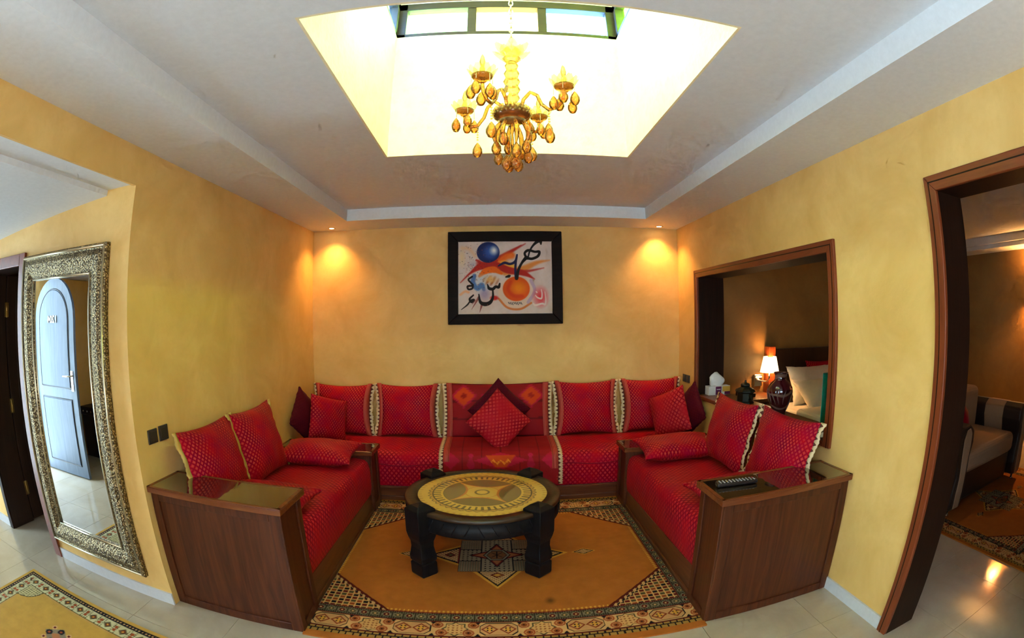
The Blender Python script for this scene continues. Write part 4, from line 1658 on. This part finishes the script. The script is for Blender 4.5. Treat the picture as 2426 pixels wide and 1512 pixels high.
# entrance door standing open, seen in the mirror
DBLUE = wood('daylight_blue_wood', (.05, .07, .10, 1), (.08, .105, .145, 1), (.12, .15, .20, 1), 2, .4)  # brown wood, with the blue of the daylight put into its colour
d1 = empty('door_2', (-4.9, .42, 0))
structure(d1, 'arched entrance door with blue daylight in its colour and brass number, standing open')


def arch(x0, x1, z0, z1, n=16, flat=1.0):
    r = (x1 - x0) / 2
    pts = [(x0, z0), (x1, z0)]
    for k in range(n + 1):
        a = math.pi * k / n
        pts.append(((x0 + x1) / 2 + r * math.cos(a), z1 - r * flat + r * flat * math.sin(a)))
    return pts


MB().prism(arch(-4.90, -4.07, .012, 2.02), 'y', .385, .42).build('leaf', DBLUE, d1)
DBLUE2 = wood('daylight_blue_panel', (.04, .06, .09, 1), (.07, .09, .13, 1), (.10, .13, .18, 1), 2, .45)
pn = MB().prism(arch(-4.79, -4.18, .93, 1.90), 'y', .415, .428).build('panel', DBLUE2, d1, bev=.006)
pn = MB().prism([(-4.79, .14), (-4.18, .14), (-4.18, .80), (-4.79, .80)], 'y', .415, .428).build('panel', DBLUE2, d1, bev=.006)
dkl = MB()
for a, b in ((arch(-4.80, -4.17, .92, 1.91), 0),):
    pts = [(x, .4215, z) for x, z in a] + [(a[0][0], .4215, a[0][1])]
    dkl.tube(pts, .006, 6)
dkl.tube([(-4.80, .4215, .13), (-4.17, .4215, .13), (-4.17, .4215, .81), (-4.80, .4215, .81), (-4.80, .4215, .13)], .006, 6)
dkl.build('panel_moulding', DOORW, d1)
hd = MB().box(-4.155, -4.115, .42, .427, .90, 1.10)
hd.tube([(-4.135, .42, 1.05), (-4.135, .47, 1.05), (-4.16, .48, 1.05), (-4.25, .48, 1.045)], .009, 8)
hd.build('handle', CHROME, d1)
fc = bpy.data.curves.new('number', 'FONT')
fc.body = '1204'
fc.size = .105
fc.extrude = .006
fc.align_x = 'CENTER'
fc.align_y = 'CENTER'
fo = bpy.data.objects.new('door_number', fc)
col.objects.link(fo)
fc.materials.append(plain('pale_brass_number', (.85, .80, .68, 1), .35, .3))
fo.matrix_world = Matrix.Translation((-4.485, .432, 1.60)) @ Euler((R(90), 0, R(180))).to_matrix().to_4x4()
adopt(fo, d1)
fo.matrix_parent_inverse = (Matrix.Translation(d1.location)).inverted()

# studded chest by the entrance (mirror image only)
ch = empty('studded_chest', (-4.3, -.45, 0))
tag(ch, 'black studded chest behind the entrance door, reflected in the mirror', 'chest')
MB().box(-4.86, -3.5, -.80, -.28, 0, .50).build('body', BLACKW, ch, bev=.01)
MB().box(-4.88, -3.48, -.82, -.26, .50, .60).build('lid', BLACKW, ch, bev=.015)
for k in range(16):
    MB().lathe([(.012, 0), (.009, .006), (0, .009)], n=8).build('stud', CHROME, ch).matrix_parent_inverse = Matrix.Translation(-ch.location) @ Matrix.Translation((-4.8 + k * .083, -.26, .55)) @ Euler((R(-90), 0, 0)).to_matrix().to_4x4()

# ------------------------------------------------------------------ chandelier
HX_, HY_ = .090, 2.075
cl = empty('chandelier', (HX_, HY_, 2.2))
tag(cl, 'amber crystal chandelier with four arms hanging in the skylight shaft', 'chandelier')
# chain and rod to the roof
ln_ = MB()
z = 2.86
k = 0
while z < ZR - .02:
    pts = []
    for i in range(9):
        a = 2 * math.pi * i / 8
        dx = .010 * math.cos(a)
        pts.append((HX_ + (dx if k % 2 else 0), HY_ + (0 if k % 2 else dx), z + .016 + .020 * math.sin(a)))
    ln_.tube(pts, .0032, 5, cap=False)
    z += .030
    k += 1
ch_ = ln_.build('chain', BEADM, cl)
MB().lathe([(.001, 0), (.05, .0), (.055, .02), (.02, .045), (.001, .045)], (HX_, HY_, ZR - .046), 20).build('ceiling_rose', BEADM, cl)
# leafy crown
cr = MB().lathe([(.012, 2.865), (.03, 2.85), (.045, 2.83), (.030, 2.80), (.045, 2.785), (.022, 2.765), (.001, 2.76)], (HX_, HY_, 0), 20, cap=False).build('crown', AMBER_L, cl)


def petal(n=5, L=.07, w=.028, lift=.035, drop=.0):
    """a curled glass leaf pointing along +x"""
    vs, fs = [], []
    for i in range(n):
        t = i / (n - 1)
        ww = w * math.sin(math.pi * (.12 + .88 * t) * .93) + .002
        x = L * t
        zz = lift * t * t - drop * t
        for s_ in (-1, 0, 1):
            vs.append((x, s_ * ww, zz + (.006 if s_ else 0)))
    for i in range(n - 1):
        for c in range(2):
            fs.append((i * 3 + c, i * 3 + c + 1, (i + 1) * 3 + c + 1, (i + 1) * 3 + c))
    return vs, fs


def proto(mb, name, mat, solid=0):
    o = mb.build(name, mat)
    me = o.data
    bpy.data.objects.remove(o)
    return me


pv, pf_ = petal()
petal_me = proto(MB().add(pv, pf_, None, True), 'petal', AMBER_L)
drop_me = proto(MB().lathe([(.0005, 0), (.012, .005), (.0195, .020), (.0190, .034), (.011, .050), (.004, .060), (.0005, .064)], n=12), 'drop', AMBER)
bead_me = proto(MB().lathe([(.0005, 0), (.005, .003), (.005, .007), (.0005, .010)], n=6), 'bead', AMBER_L)


def place(me, name, loc, rot=(0, 0, 0), parent=None, scale=1.0):
    o = bpy.data.objects.new(name, me)
    col.objects.link(o)
    o.parent = parent
    base = Matrix.Identity(4) if parent.parent else Matrix.Translation(-parent.location)
    o.matrix_parent_inverse = base
    o.location = loc
    o.rotation_euler = rot
    o.scale = (scale,) * 3
    return o


for k in range(12):
    a = 2 * math.pi * k / 12
    place(petal_me, 'crown_leaf', (HX_ + .022 * math.cos(a), HY_ + .022 * math.sin(a), 2.785 + .03 * (k % 2)), (0, R(-4), a), cl, 1.0)
# column of cut glass
prof = []
for i in range(13):
    zz = 2.50 + .27 * i / 12
    prof.append((.020 + .010 * (i % 2) + .010 * math.sin(math.pi * i / 12), zz))
MB().lathe([(.001, 2.49)] + prof + [(.001, 2.775)], (HX_, HY_, 0), 12, smooth=False).build('column', AMBER_L, cl)
# beaded bowl and the dish under it
MB().lathe([(.001, 2.452), (.050, 2.450), (.078, 2.462), (.086, 2.480), (.078, 2.500), (.05, 2.51), (.001, 2.512)], (HX_, HY_, 0), 30).build('bowl', AMBER_D, cl)
for j, (rr_, zz) in enumerate(((.084, 2.470), (.086, 2.484), (.078, 2.500))):
    for k in range(26):
        a = 2 * math.pi * (k + .5 * (j % 2)) / 26
        place(bead_me, 'bowl_bead', (HX_ + rr_ * math.cos(a), HY_ + rr_ * math.sin(a), zz), (0, 0, a), cl, 1.25)
MB().lathe([(.001, 2.436), (.045, 2.438), (.062, 2.448), (.045, 2.452), (.001, 2.452)], (HX_, HY_, 0), 24).build('lower_dish', AMBER_L, cl)
MB().lathe([(.001, 2.30), (.006, 2.305), (.008, 2.34), (.005, 2.38), (.012, 2.41), (.006, 2.44)], (HX_, HY_, 0), 10, cap=False).build('stem', AMBER, cl)
# hanging loops and drops below
for k in range(8):
    a = 2 * math.pi * k / 8 + .2
    pts = []
    for i in range(9):
        t = i / 8
        r_ = .040 + .042 * math.sin(math.pi * min(1, t * .8 + .05))
        pts.append((HX_ + r_ * math.cos(a), HY_ + r_ * math.sin(a), 2.445 - .135 * t))
    MB().tube(pts, [.004, .008, .011, .012, .012, .011, .009, .006, .003], 7).build('loop', AMBER, cl)
    zz = 2.225 + .03 * (k % 3)
    place(drop_me, 'drop', (HX_ + .072 * math.cos(a), HY_ + .072 * math.sin(a), zz + .02), (0, 0, a), cl, 1.15)
for k in range(4):
    a = 2 * math.pi * k / 4 + .5
    place(drop_me, 'drop', (HX_ + .030 * math.cos(a), HY_ + .030 * math.sin(a), 2.205), (0, 0, a), cl, 1.15)
place(drop_me, 'drop', (HX_, HY_, 2.222), (0, 0, 0), cl, 1.2)
# arms
for k, deg in enumerate((-120, -33, 57, 148)):
    a = R(deg)
    ca, sa = math.cos(a), math.sin(a)
    pts = []
    for (r_, zz) in ((.045, 2.495), (.060, 2.545), (.095, 2.575), (.130, 2.55), (.150, 2.50), (.185, 2.465), (.225, 2.468), (.252, 2.495), (.262, 2.535)):
        pts.append((HX_ + r_ * ca, HY_ + r_ * sa, zz))
    # smooth the path
    sm_ = []
    for i in range(len(pts) - 1):
        for t in (0, .5):
            sm_.append(tuple(pts[i][c] * (1 - t) + pts[i + 1][c] * t for c in range(3)))
    sm_.append(pts[-1])
    ao = MB().tube(sm_, .0085, 8).build('arm', AMBER, cl)
    ex, ey, ez = HX_ + .262 * ca, HY_ + .262 * sa, 2.535
    cp = MB().lathe([(.001, 0), (.016, .002), (.022, .012), (.040, .020), (.048, .032), (.044, .034), (.020, .022), (.001, .02)], (ex, ey, ez), 18).build('drip_cup', AMBER, cl)
    for j in range(10):
        b_ = 2 * math.pi * j / 10
        o = place(petal_me, 'cup_leaf', (ex + .018 * math.cos(b_), ey + .018 * math.sin(b_), ez + .018), (0, R(-18), b_), cl, .86)
    cs_ = MB().lathe([(.001, .02), (.012, .02), (.012, .075), (.009, .08), (.001, .08)], (ex, ey, ez), 12).build('candle_sleeve', AMBER_L, cl)
    MB().lathe([(.001, .08), (.010, .088), (.013, .105), (.008, .13), (.001, .145)], (ex, ey, ez), 12).build('bulb', AMBER_L, cl)
    for j in range(5):
        b_ = 2 * math.pi * j / 5 + a
        r2 = .048
        zz = ez - .045 - .016 * (j % 2)
        place(drop_me, 'drop', (ex + r2 * math.cos(b_), ey + r2 * math.sin(b_), zz - .03), (0, 0, b_), cl, 1.1)
        MB().tube([(ex + .046 * math.cos(b_), ey + .046 * math.sin(b_), ez + .028), (ex + r2 * math.cos(b_), ey + r2 * math.sin(b_), zz + .045)], .0015, 4).build('drop_wire', BEADM, cl)
    # one long bead string under the arm with a drop
    bx_, by_ = HX_ + .185 * ca, HY_ + .185 * sa
    for j in range(6):
        place(bead_me, 'bead', (bx_, by_, 2.452 - .013 * j), (0, 0, 0), cl, 1.0)
    place(drop_me, 'drop', (bx_, by_, 2.302), (0, 0, a), cl, 1.2)

# ------------------------------------------------------------------ recessed spotlights


def spotlight(x, y, z, label, power=24):
    root = empty('ceiling_spotlight', (x, y, z))
    tag(root, label, 'spotlight', 'recessed ceiling spotlights')
    MB().lathe([(.026, -.004), (.040, -.005), (.042, 0), (.026, 0)], (x, y, z), 24, cap=False).build('bezel', BEADM, root)
    MB().lathe([(.001, -.0015), (.026, -.0015), (.026, -.001), (.001, -.001)], (x, y, z), 20).build('lens', BULB, root)
    d = bpy.data.lights.new('spot_light', 'SPOT')
    d.energy = power
    d.color = (1.0, .50, .16)
    d.spot_size = R(112)
    d.spot_blend = .85
    d.shadow_soft_size = .03
    o = bpy.data.objects.new('spot_light', d)
    col.objects.link(o)
    o.location = (x, y, z - .012)
    adopt(o, root)
    return root


spotlight(-1.562, 4.545, ZC, 'small lit recessed spotlight in the ceiling corner left of the painting')
spotlight(1.634, 4.575, ZC, 'small lit recessed spotlight in the ceiling corner right of the painting')
spotlight(-1.56, -1.36, ZC, 'added spotlight for warm fill in the ceiling corner behind the camera, on the left', 75)  # this and the next spot are added, unseen, for warm fill
spotlight(1.63, -1.36, ZC, 'added spotlight for warm fill in the ceiling corner behind the camera, on the right', 75)


# ------------------------------------------------------------------ switches
def switch(x, y0, y1, z0, z1, s_, label, group):
    root = empty('wall_switch', (x, (y0 + y1) / 2, z0))
    tag(root, label, 'switch', group)
    MB().box(x, x + s_ * .010, y0, y1, z0, z1).build('plate', SWITCH, root, bev=.004)
    MB().box(x + s_ * .010, x + s_ * .014, y0 + .012, y1 - .012, z0 + .012, z1 - .012).build('rocker', SWITCH, root, bev=.003)


switch(XL, 1.985, 2.072, .930, 1.008, 1, 'dark light switch on the left wall, the one nearer the mirror', 'dark light switches')
switch(XL, 2.090, 2.178, .928, 1.012, 1, 'dark light switch on the left wall, the one nearer the sofa', 'dark light switches')
switch(XR, 4.395, 4.475, .925, 1.00, -1, 'dark wall socket by the hatch, the one nearer the tissue box', 'dark wall sockets')
switch(XR, 4.490, 4.570, .925, 1.00, -1, 'dark wall socket by the hatch, the one nearer the room corner', 'dark wall sockets')

# ------------------------------------------------------------------ remote control on the right arm
rm = empty('remote_control', (1.19, 2.10, ZL), R(-4))
tag(rm, 'black remote control lying on the right sofa arm', 'remote control')
MB().box(-.115, .115, -.024, .024, .001, .022).build('case', BLACKP, rm, False, bev=.007)
btn_m = [plain('grey_button', (.35, .36, .38, 1), .5), plain('red_button', (.5, .04, .04, 1), .5), plain('amber_button', (.6, .4, .08, 1), .5)]
for i in range(11):
    for j in range(3):
        m = btn_m[0]
        if i == 10 and j == 2:
            m = btn_m[1]
        if i == 2 and j == 1:
            m = btn_m[2]
        MB().lathe([(.005, 0), (.005, .003), (.003, .004), (.0005, .004)], (-.095 + i * .019, -.014 + j * .014, .0215), 8).build('button', m, rm, False)

# ------------------------------------------------------------------ things on the hatch sill
SZ = .846
tb = empty('tissue_box', (2.05, 4.15, SZ))
tag(tb, 'white tissue box with a purple and yellow print on the hatch sill', 'tissue box')
MB().box(1.935, 2.160, 4.085, 4.175, SZ, SZ + .082).build('box', CARD, tb, bev=.003)
MB().box(2.005, 2.065, 4.0835, 4.086, SZ + .004, SZ + .078).build('label_print', PURPLE, tb)
MB().box(2.015, 2.055, 4.0825, 4.0837, SZ + .048, SZ + .056).build('print_line', CARD, tb)
MB().box(2.078, 2.158, 4.0835, 4.086, SZ + .03, SZ + .078).build('label_print', YELLOWP, tb)
MB().box(2.100, 2.158, 4.0830, 4.0845, SZ + .004, SZ + .03).build('label_print', PURPLE, tb)
vs_, fs_ = [], []
nn = 12
for i in range(7):
    t = i / 6
    for k in range(nn):
        a = 2 * math.pi * k / nn
        r_ = (.030 + .032 * math.sin(math.pi * (t * .75 + .1))) * (1 + .18 * math.sin(3 * a + 5 * t)) * (1 - .75 * t ** 4)
        vs_.append((2.035 + r_ * math.cos(a) * 1.35 - .012 * t, 4.13 + r_ * math.sin(a) * .6, SZ + .078 + .125 * t + .008 * math.sin(2 * a)))
for i in range(6):
    for k in range(nn):
        j = (k + 1) % nn
        fs_.append((i * nn + k, i * nn + j, (i + 1) * nn + j, (i + 1) * nn + k))
fs_.append(tuple(6 * nn + k for k in range(nn)))
MB().add(vs_, fs_, None, True).build('tissue', PAPER, tb)

tn = empty('bronze_tin', (2.075, 3.62, SZ))
tag(tn, 'dark bronze lidded tin on the hatch sill beside the red vase', 'tin')
MB().lathe([(.085, 0), (.085, .012), (.074, .018), (.074, .085), (.092, .095), (.092, .104), (.001, .104)], (2.065, 3.62, SZ), 8, False).build('body', TIN, tn, bev=.002)
lid_ = MB().lathe([(.090, .104), (.080, .116), (.045, .130), (.042, .134), (.001, .134)], (2.065, 3.62, SZ), 8, False).build('lid', TIN, tn)
kb = MB().lathe([(.040, .134), (.042, .150), (.034, .162), (.012, .168), (.008, .178), (.010, .186), (.001, .190)], (2.065, 3.62, SZ), 12).build('knob', TIN, tn)
for s_ in (-1, 1):
    MB().tube([(2.065, 3.62 + s_ * .074, SZ + .07), (2.065, 3.62 + s_ * .105, SZ + .075), (2.065, 3.62 + s_ * .105, SZ + .045), (2.065, 3.62 + s_ * .074, SZ + .04)], .006, 6).build('handle', TIN, tn)

va = empty('red_vase', (2.06, 3.06, SZ))
tag(va, 'glossy dark red vase with pale leaf figures on the hatch sill', 'vase')
MB().lathe([(.001, 0), (.050, 0), (.052, .008), (.050, .014), (.070, .060), (.092, .12), (.102, .165), (.098, .20), (.078, .232), (.052, .252), (.046, .262), (.046, .290), (.052, .304), (.060, .310), (.052, .312), (.040, .300), (.038, .27)], (2.06, 3.06, SZ), 40, cap=False).build('body', VASE, va)
for k in range(5):
    a0 = R(150 + 28 * k)
    pts = []
    for i in range(9):
        t = i / 8
        zz = .085 + .11 * t
        r_ = float(np.interp(zz, [.06, .12, .165, .20, .232], [.070, .092, .102, .098, .078])) + .0012
        a = a0 + .16 * math.sin(t * 2.6 + k)
        pts.append((2.06 + r_ * math.cos(a), 3.06 + r_ * math.sin(a), SZ + zz))
    MB().tube(pts, [.001, .0025, .004, .005, .005, .004, .003, .002, .001], 5).build('leaf_figure', plain('pale_vase_figure', (.13, .075, .065, 1), .3), va)

ms = empty('leaflet_stand', (2.03, 2.36, SZ))
tag(ms, 'turquoise leaflet in a clear stand at the right end of the hatch sill', 'leaflet stand')
MB().box(1.972, 2.10, 2.418, 2.422, SZ + .03, SZ + .37).build('leaflet', TEAL, ms)
MB().box(1.968, 2.105, 2.408, 2.411, SZ, SZ + .375).build('clear_panel', tinted('clear_acrylic', (.85, .97, .93, 1)), ms)
MB().box(1.90, 2.06, 2.31, 2.40, SZ, SZ + .004).build('paper_sheet', PAPER, ms)

# ------------------------------------------------------------------ bedroom seen through the hatch
bd = empty('bed', (3.85, 3.6, 0))
tag(bd, 'white-made bed with dark headboard seen through the hatch', 'bed')
MB().box(3.02, 4.70, 3.06, 4.66, .02, .30).build('base', DOORW, bd, bev=.01)
MB().box(2.95, 4.78, 4.66, 4.715, 0, 1.20).build('headboard', DOORW, bd, bev=.01)
MB().box(2.93, 3.02, 4.60, 4.712, 0, 1.235).build('headboard_post', TRIMW, bd, bev=.006)
mt = MB().box(3.0, 4.72, 3.04, 4.655, .30, .60).build('mattress', LINEN, bd, bev=.05, seg=4)
dv = MB().box(2.975, 4.745, 3.02, 4.10, .33, .635).build('duvet', LINEN, bd, bev=.04, seg=4)
cushion('pillow', .72, .46, .20, LINEN, (3.52, 4.50, .80), (R(-24), 0, 0), 'white pillow propped against the dark headboard nearest the lamp', 'white bed pillows', (), 31, cat='pillow')
cushion('pillow', .72, .46, .20, LINEN, (4.28, 4.50, .80), (R(-24), 0, 0), 'white pillow propped against the headboard on the far side of the bed', 'white bed pillows', (), 32, cat='pillow')
cushion('pillow', .74, .46, .20, LINEN, (3.52, 4.27, .72), (R(-52), 0, R(3)), 'white pillow lying in front of the propped one by the lamp', 'white bed pillows', (), 33, cat='pillow')
cushion('bed_cushion', .55, .40, .14, RED, (3.75, 4.60, .86), (R(-8), 0, 0), 'red satin cushion standing behind the white bed pillows', None, (), 34)

nt = empty('bedside_table', (2.62, 4.5, 0))
tag(nt, 'brown wooden bedside table under the lit lamp', 'bedside table')
MB().box(2.42, 2.90, 4.30, 4.715, .06, .70).build('carcass', WOOD, nt, bev=.005)
MB().box(2.40, 2.92, 4.28, 4.715, .70, .735).build('top', SILLW, nt, bev=.005)
for zz in (.12, .41):
    dr_ = MB().box(2.44, 2.88, 4.288, 4.302, zz, zz + .26).build('drawer', WOODX, nt, bev=.004)
    kn = MB().lathe([(.001, -.014), (.010, -.012), (.012, -.004), (.006, 0)], n=10).build('knob', BRASS, nt)
    kn.matrix_parent_inverse = Matrix.Identity(4)
    kn.parent = dr_
    kn.matrix_parent_inverse = Matrix.Translation((2.66, 4.286, zz + .13)) @ Euler((R(-90), 0, 0)).to_matrix().to_4x4()

bl = empty('bedside_lamp', (2.91, 4.58, .735))
tag(bl, 'lit bedside wall lamp with a pleated cream shade', 'lamp')
LX, LY = 2.915, 4.565
ns = 36
vs_, fs_ = [], []
for (r_, zz) in ((.106, .965), (.072, 1.130)):
    for k in range(ns):
        a = 2 * math.pi * k / ns
        q_ = r_ * (1 + .03 * (k % 2))
        vs_.append((LX + q_ * math.cos(a), LY + q_ * math.sin(a), zz))
for k in range(ns):
    fs_.append((k, (k + 1) % ns, ns + (k + 1) % ns, ns + k))
MB().add(vs_, fs_).build('shade', SHADE, bl)
MB().tube([(LX, LY, 1.02), (LX, LY, .90), (LX - .02, LY + .02, .86), (LX - .05, 4.70, .86)], .009, 8).build('stem', CHROME, bl)
MB().box(LX - .125, LX - .02, 4.685, 4.716, .80, .93).build('wall_plate', CHROME, bl, bev=.004)
MB().box(LX - .115, LX - .03, 4.678, 4.686, .895, .915).build('plate_bar', CARD, bl)
d = bpy.data.lights.new('lamp_light', 'POINT')
d.energy = 6
d.color = (1, .52, .18)
d.shadow_soft_size = .03
o = bpy.data.objects.new('lamp_light', d)
col.objects.link(o)
o.location = (LX, LY, 1.05)
adopt(o, bl)

tel = empty('bedside_phone', (2.60, 4.48, .735))
tag(tel, 'small dark telephone on the bedside table', 'telephone')
MB().box(2.50, 2.66, 4.42, 4.60, .735, .775).build('base', BLACKP, tel, bev=.008)
MB().box(2.51, 2.555, 4.42, 4.60, .778, .805).build('handset', BLACKP, tel, bev=.010)

# ------------------------------------------------------------------ loveseat seen through the doorway
lv = empty('loveseat', (4.1, 2.5, 0))
tag(lv, 'brown leather and beige loveseat with striped rolled arms beyond the doorway', 'sofa')
MB().box(3.58, 4.62, 2.16, 2.95, .07, .33).build('base', LEATHER, lv, bev=.02)
MB().box(3.56, 4.64, 2.12, 2.75, .31, .50).build('seat_cushion', BEIGE, lv, bev=.06, seg=4)
MB().box(3.56, 4.64, 2.70, 2.98, .35, .88).build('backrest', BEIGE, lv, bev=.07, seg=4)
arm_prof = [(-.14, .07), (.04, .07), (.075, .20), (.06, .36), (.05, .48), (.085, .60), (.075, .70), (.0, .745), (-.11, .735), (-.185, .66), (-.175, .52), (-.13, .34), (-.15, .20)]
for s_, xa in ((1, 3.49), (-1, 4.74)):
    pts = [(xa + s_ * p_, z_) for p_, z_ in arm_prof]
    ao = MB().prism(pts, 'y', 2.08, 2.95).build('arm', LEATHER, lv, bev=.025, seg=3)
    # beige band across the arm
    cxm = sum(p_[0] for p_ in pts) / len(pts)
    band = [((p_[0] - cxm) * 1.03 + cxm, (p_[1] - .40) * 1.012 + .40) for p_ in pts]
    b_ = MB().prism(band, 'y', 2.34, 2.62).build('arm_band', BEIGE, lv, bev=.012)
    b_.parent = ao
    b_.matrix_parent_inverse = Matrix.Identity(4)
    fb = [((p_[0] - cxm) * .45 + cxm, p_[1] * .94 + .02) for p_ in pts]
    b_ = MB().prism(fb, 'y', 2.070, 2.085).build('arm_front_panel', BEIGE, lv, bev=.004)
    b_.parent = ao
    b_.matrix_parent_inverse = Matrix.Identity(4)
for (x_, y_) in ((3.42, 2.14), (4.80, 2.14), (3.42, 2.90), (4.80, 2.90)):
    MB().lathe([(.022, 0), (.022, .01), (.014, .015), (.014, .07)], (x_, y_, .010), 12).build('foot', CHROME, lv)
rc = MB().lathe([(.0005, -.06), (.09, -.055), (.145, -.03), (.155, 0), (.145, .03), (.09, .055), (.0005, .06)], n=28).build('round_cushion', RED)
rc.location = (3.90, 2.44, .655)
rc.rotation_euler = (R(75), 0, R(30))
tag(rc, 'round red cushion on the beige loveseat', 'cushion')


# wall lamp of the bedroom (just past the doorway edge)
def sconce(x, y, z, label, e):
    root = empty('wall_lamp', (x, y, z))
    tag(root, label, 'lamp')
    MB().box(x - .02, x, y - .05, y + .05, z - .10, z + .02).build('wall_plate', BRASS, root, bev=.004)
    MB().lathe([(.11, -.02), (.075, .14)], (x - .13, y, z), 24, cap=False).build('shade', SHADE, root)
    MB().tube([(x - .01, y, z - .05), (x - .13, y, z - .06), (x - .13, y, z + .03)], .008, 8).build('bracket', BRASS, root)
    d_ = bpy.data.lights.new('lamp_light', 'POINT')
    d_.energy = e
    d_.color = (1, .45, .12)
    d_.shadow_soft_size = .04
    o_ = bpy.data.objects.new('lamp_light', d_)
    col.objects.link(o_)
    o_.location = (x - .13, y, z + .06)
    adopt(o_, root)


sconce(BX, 2.60, 1.78, 'lit wall lamp on the far bedroom wall', 48)
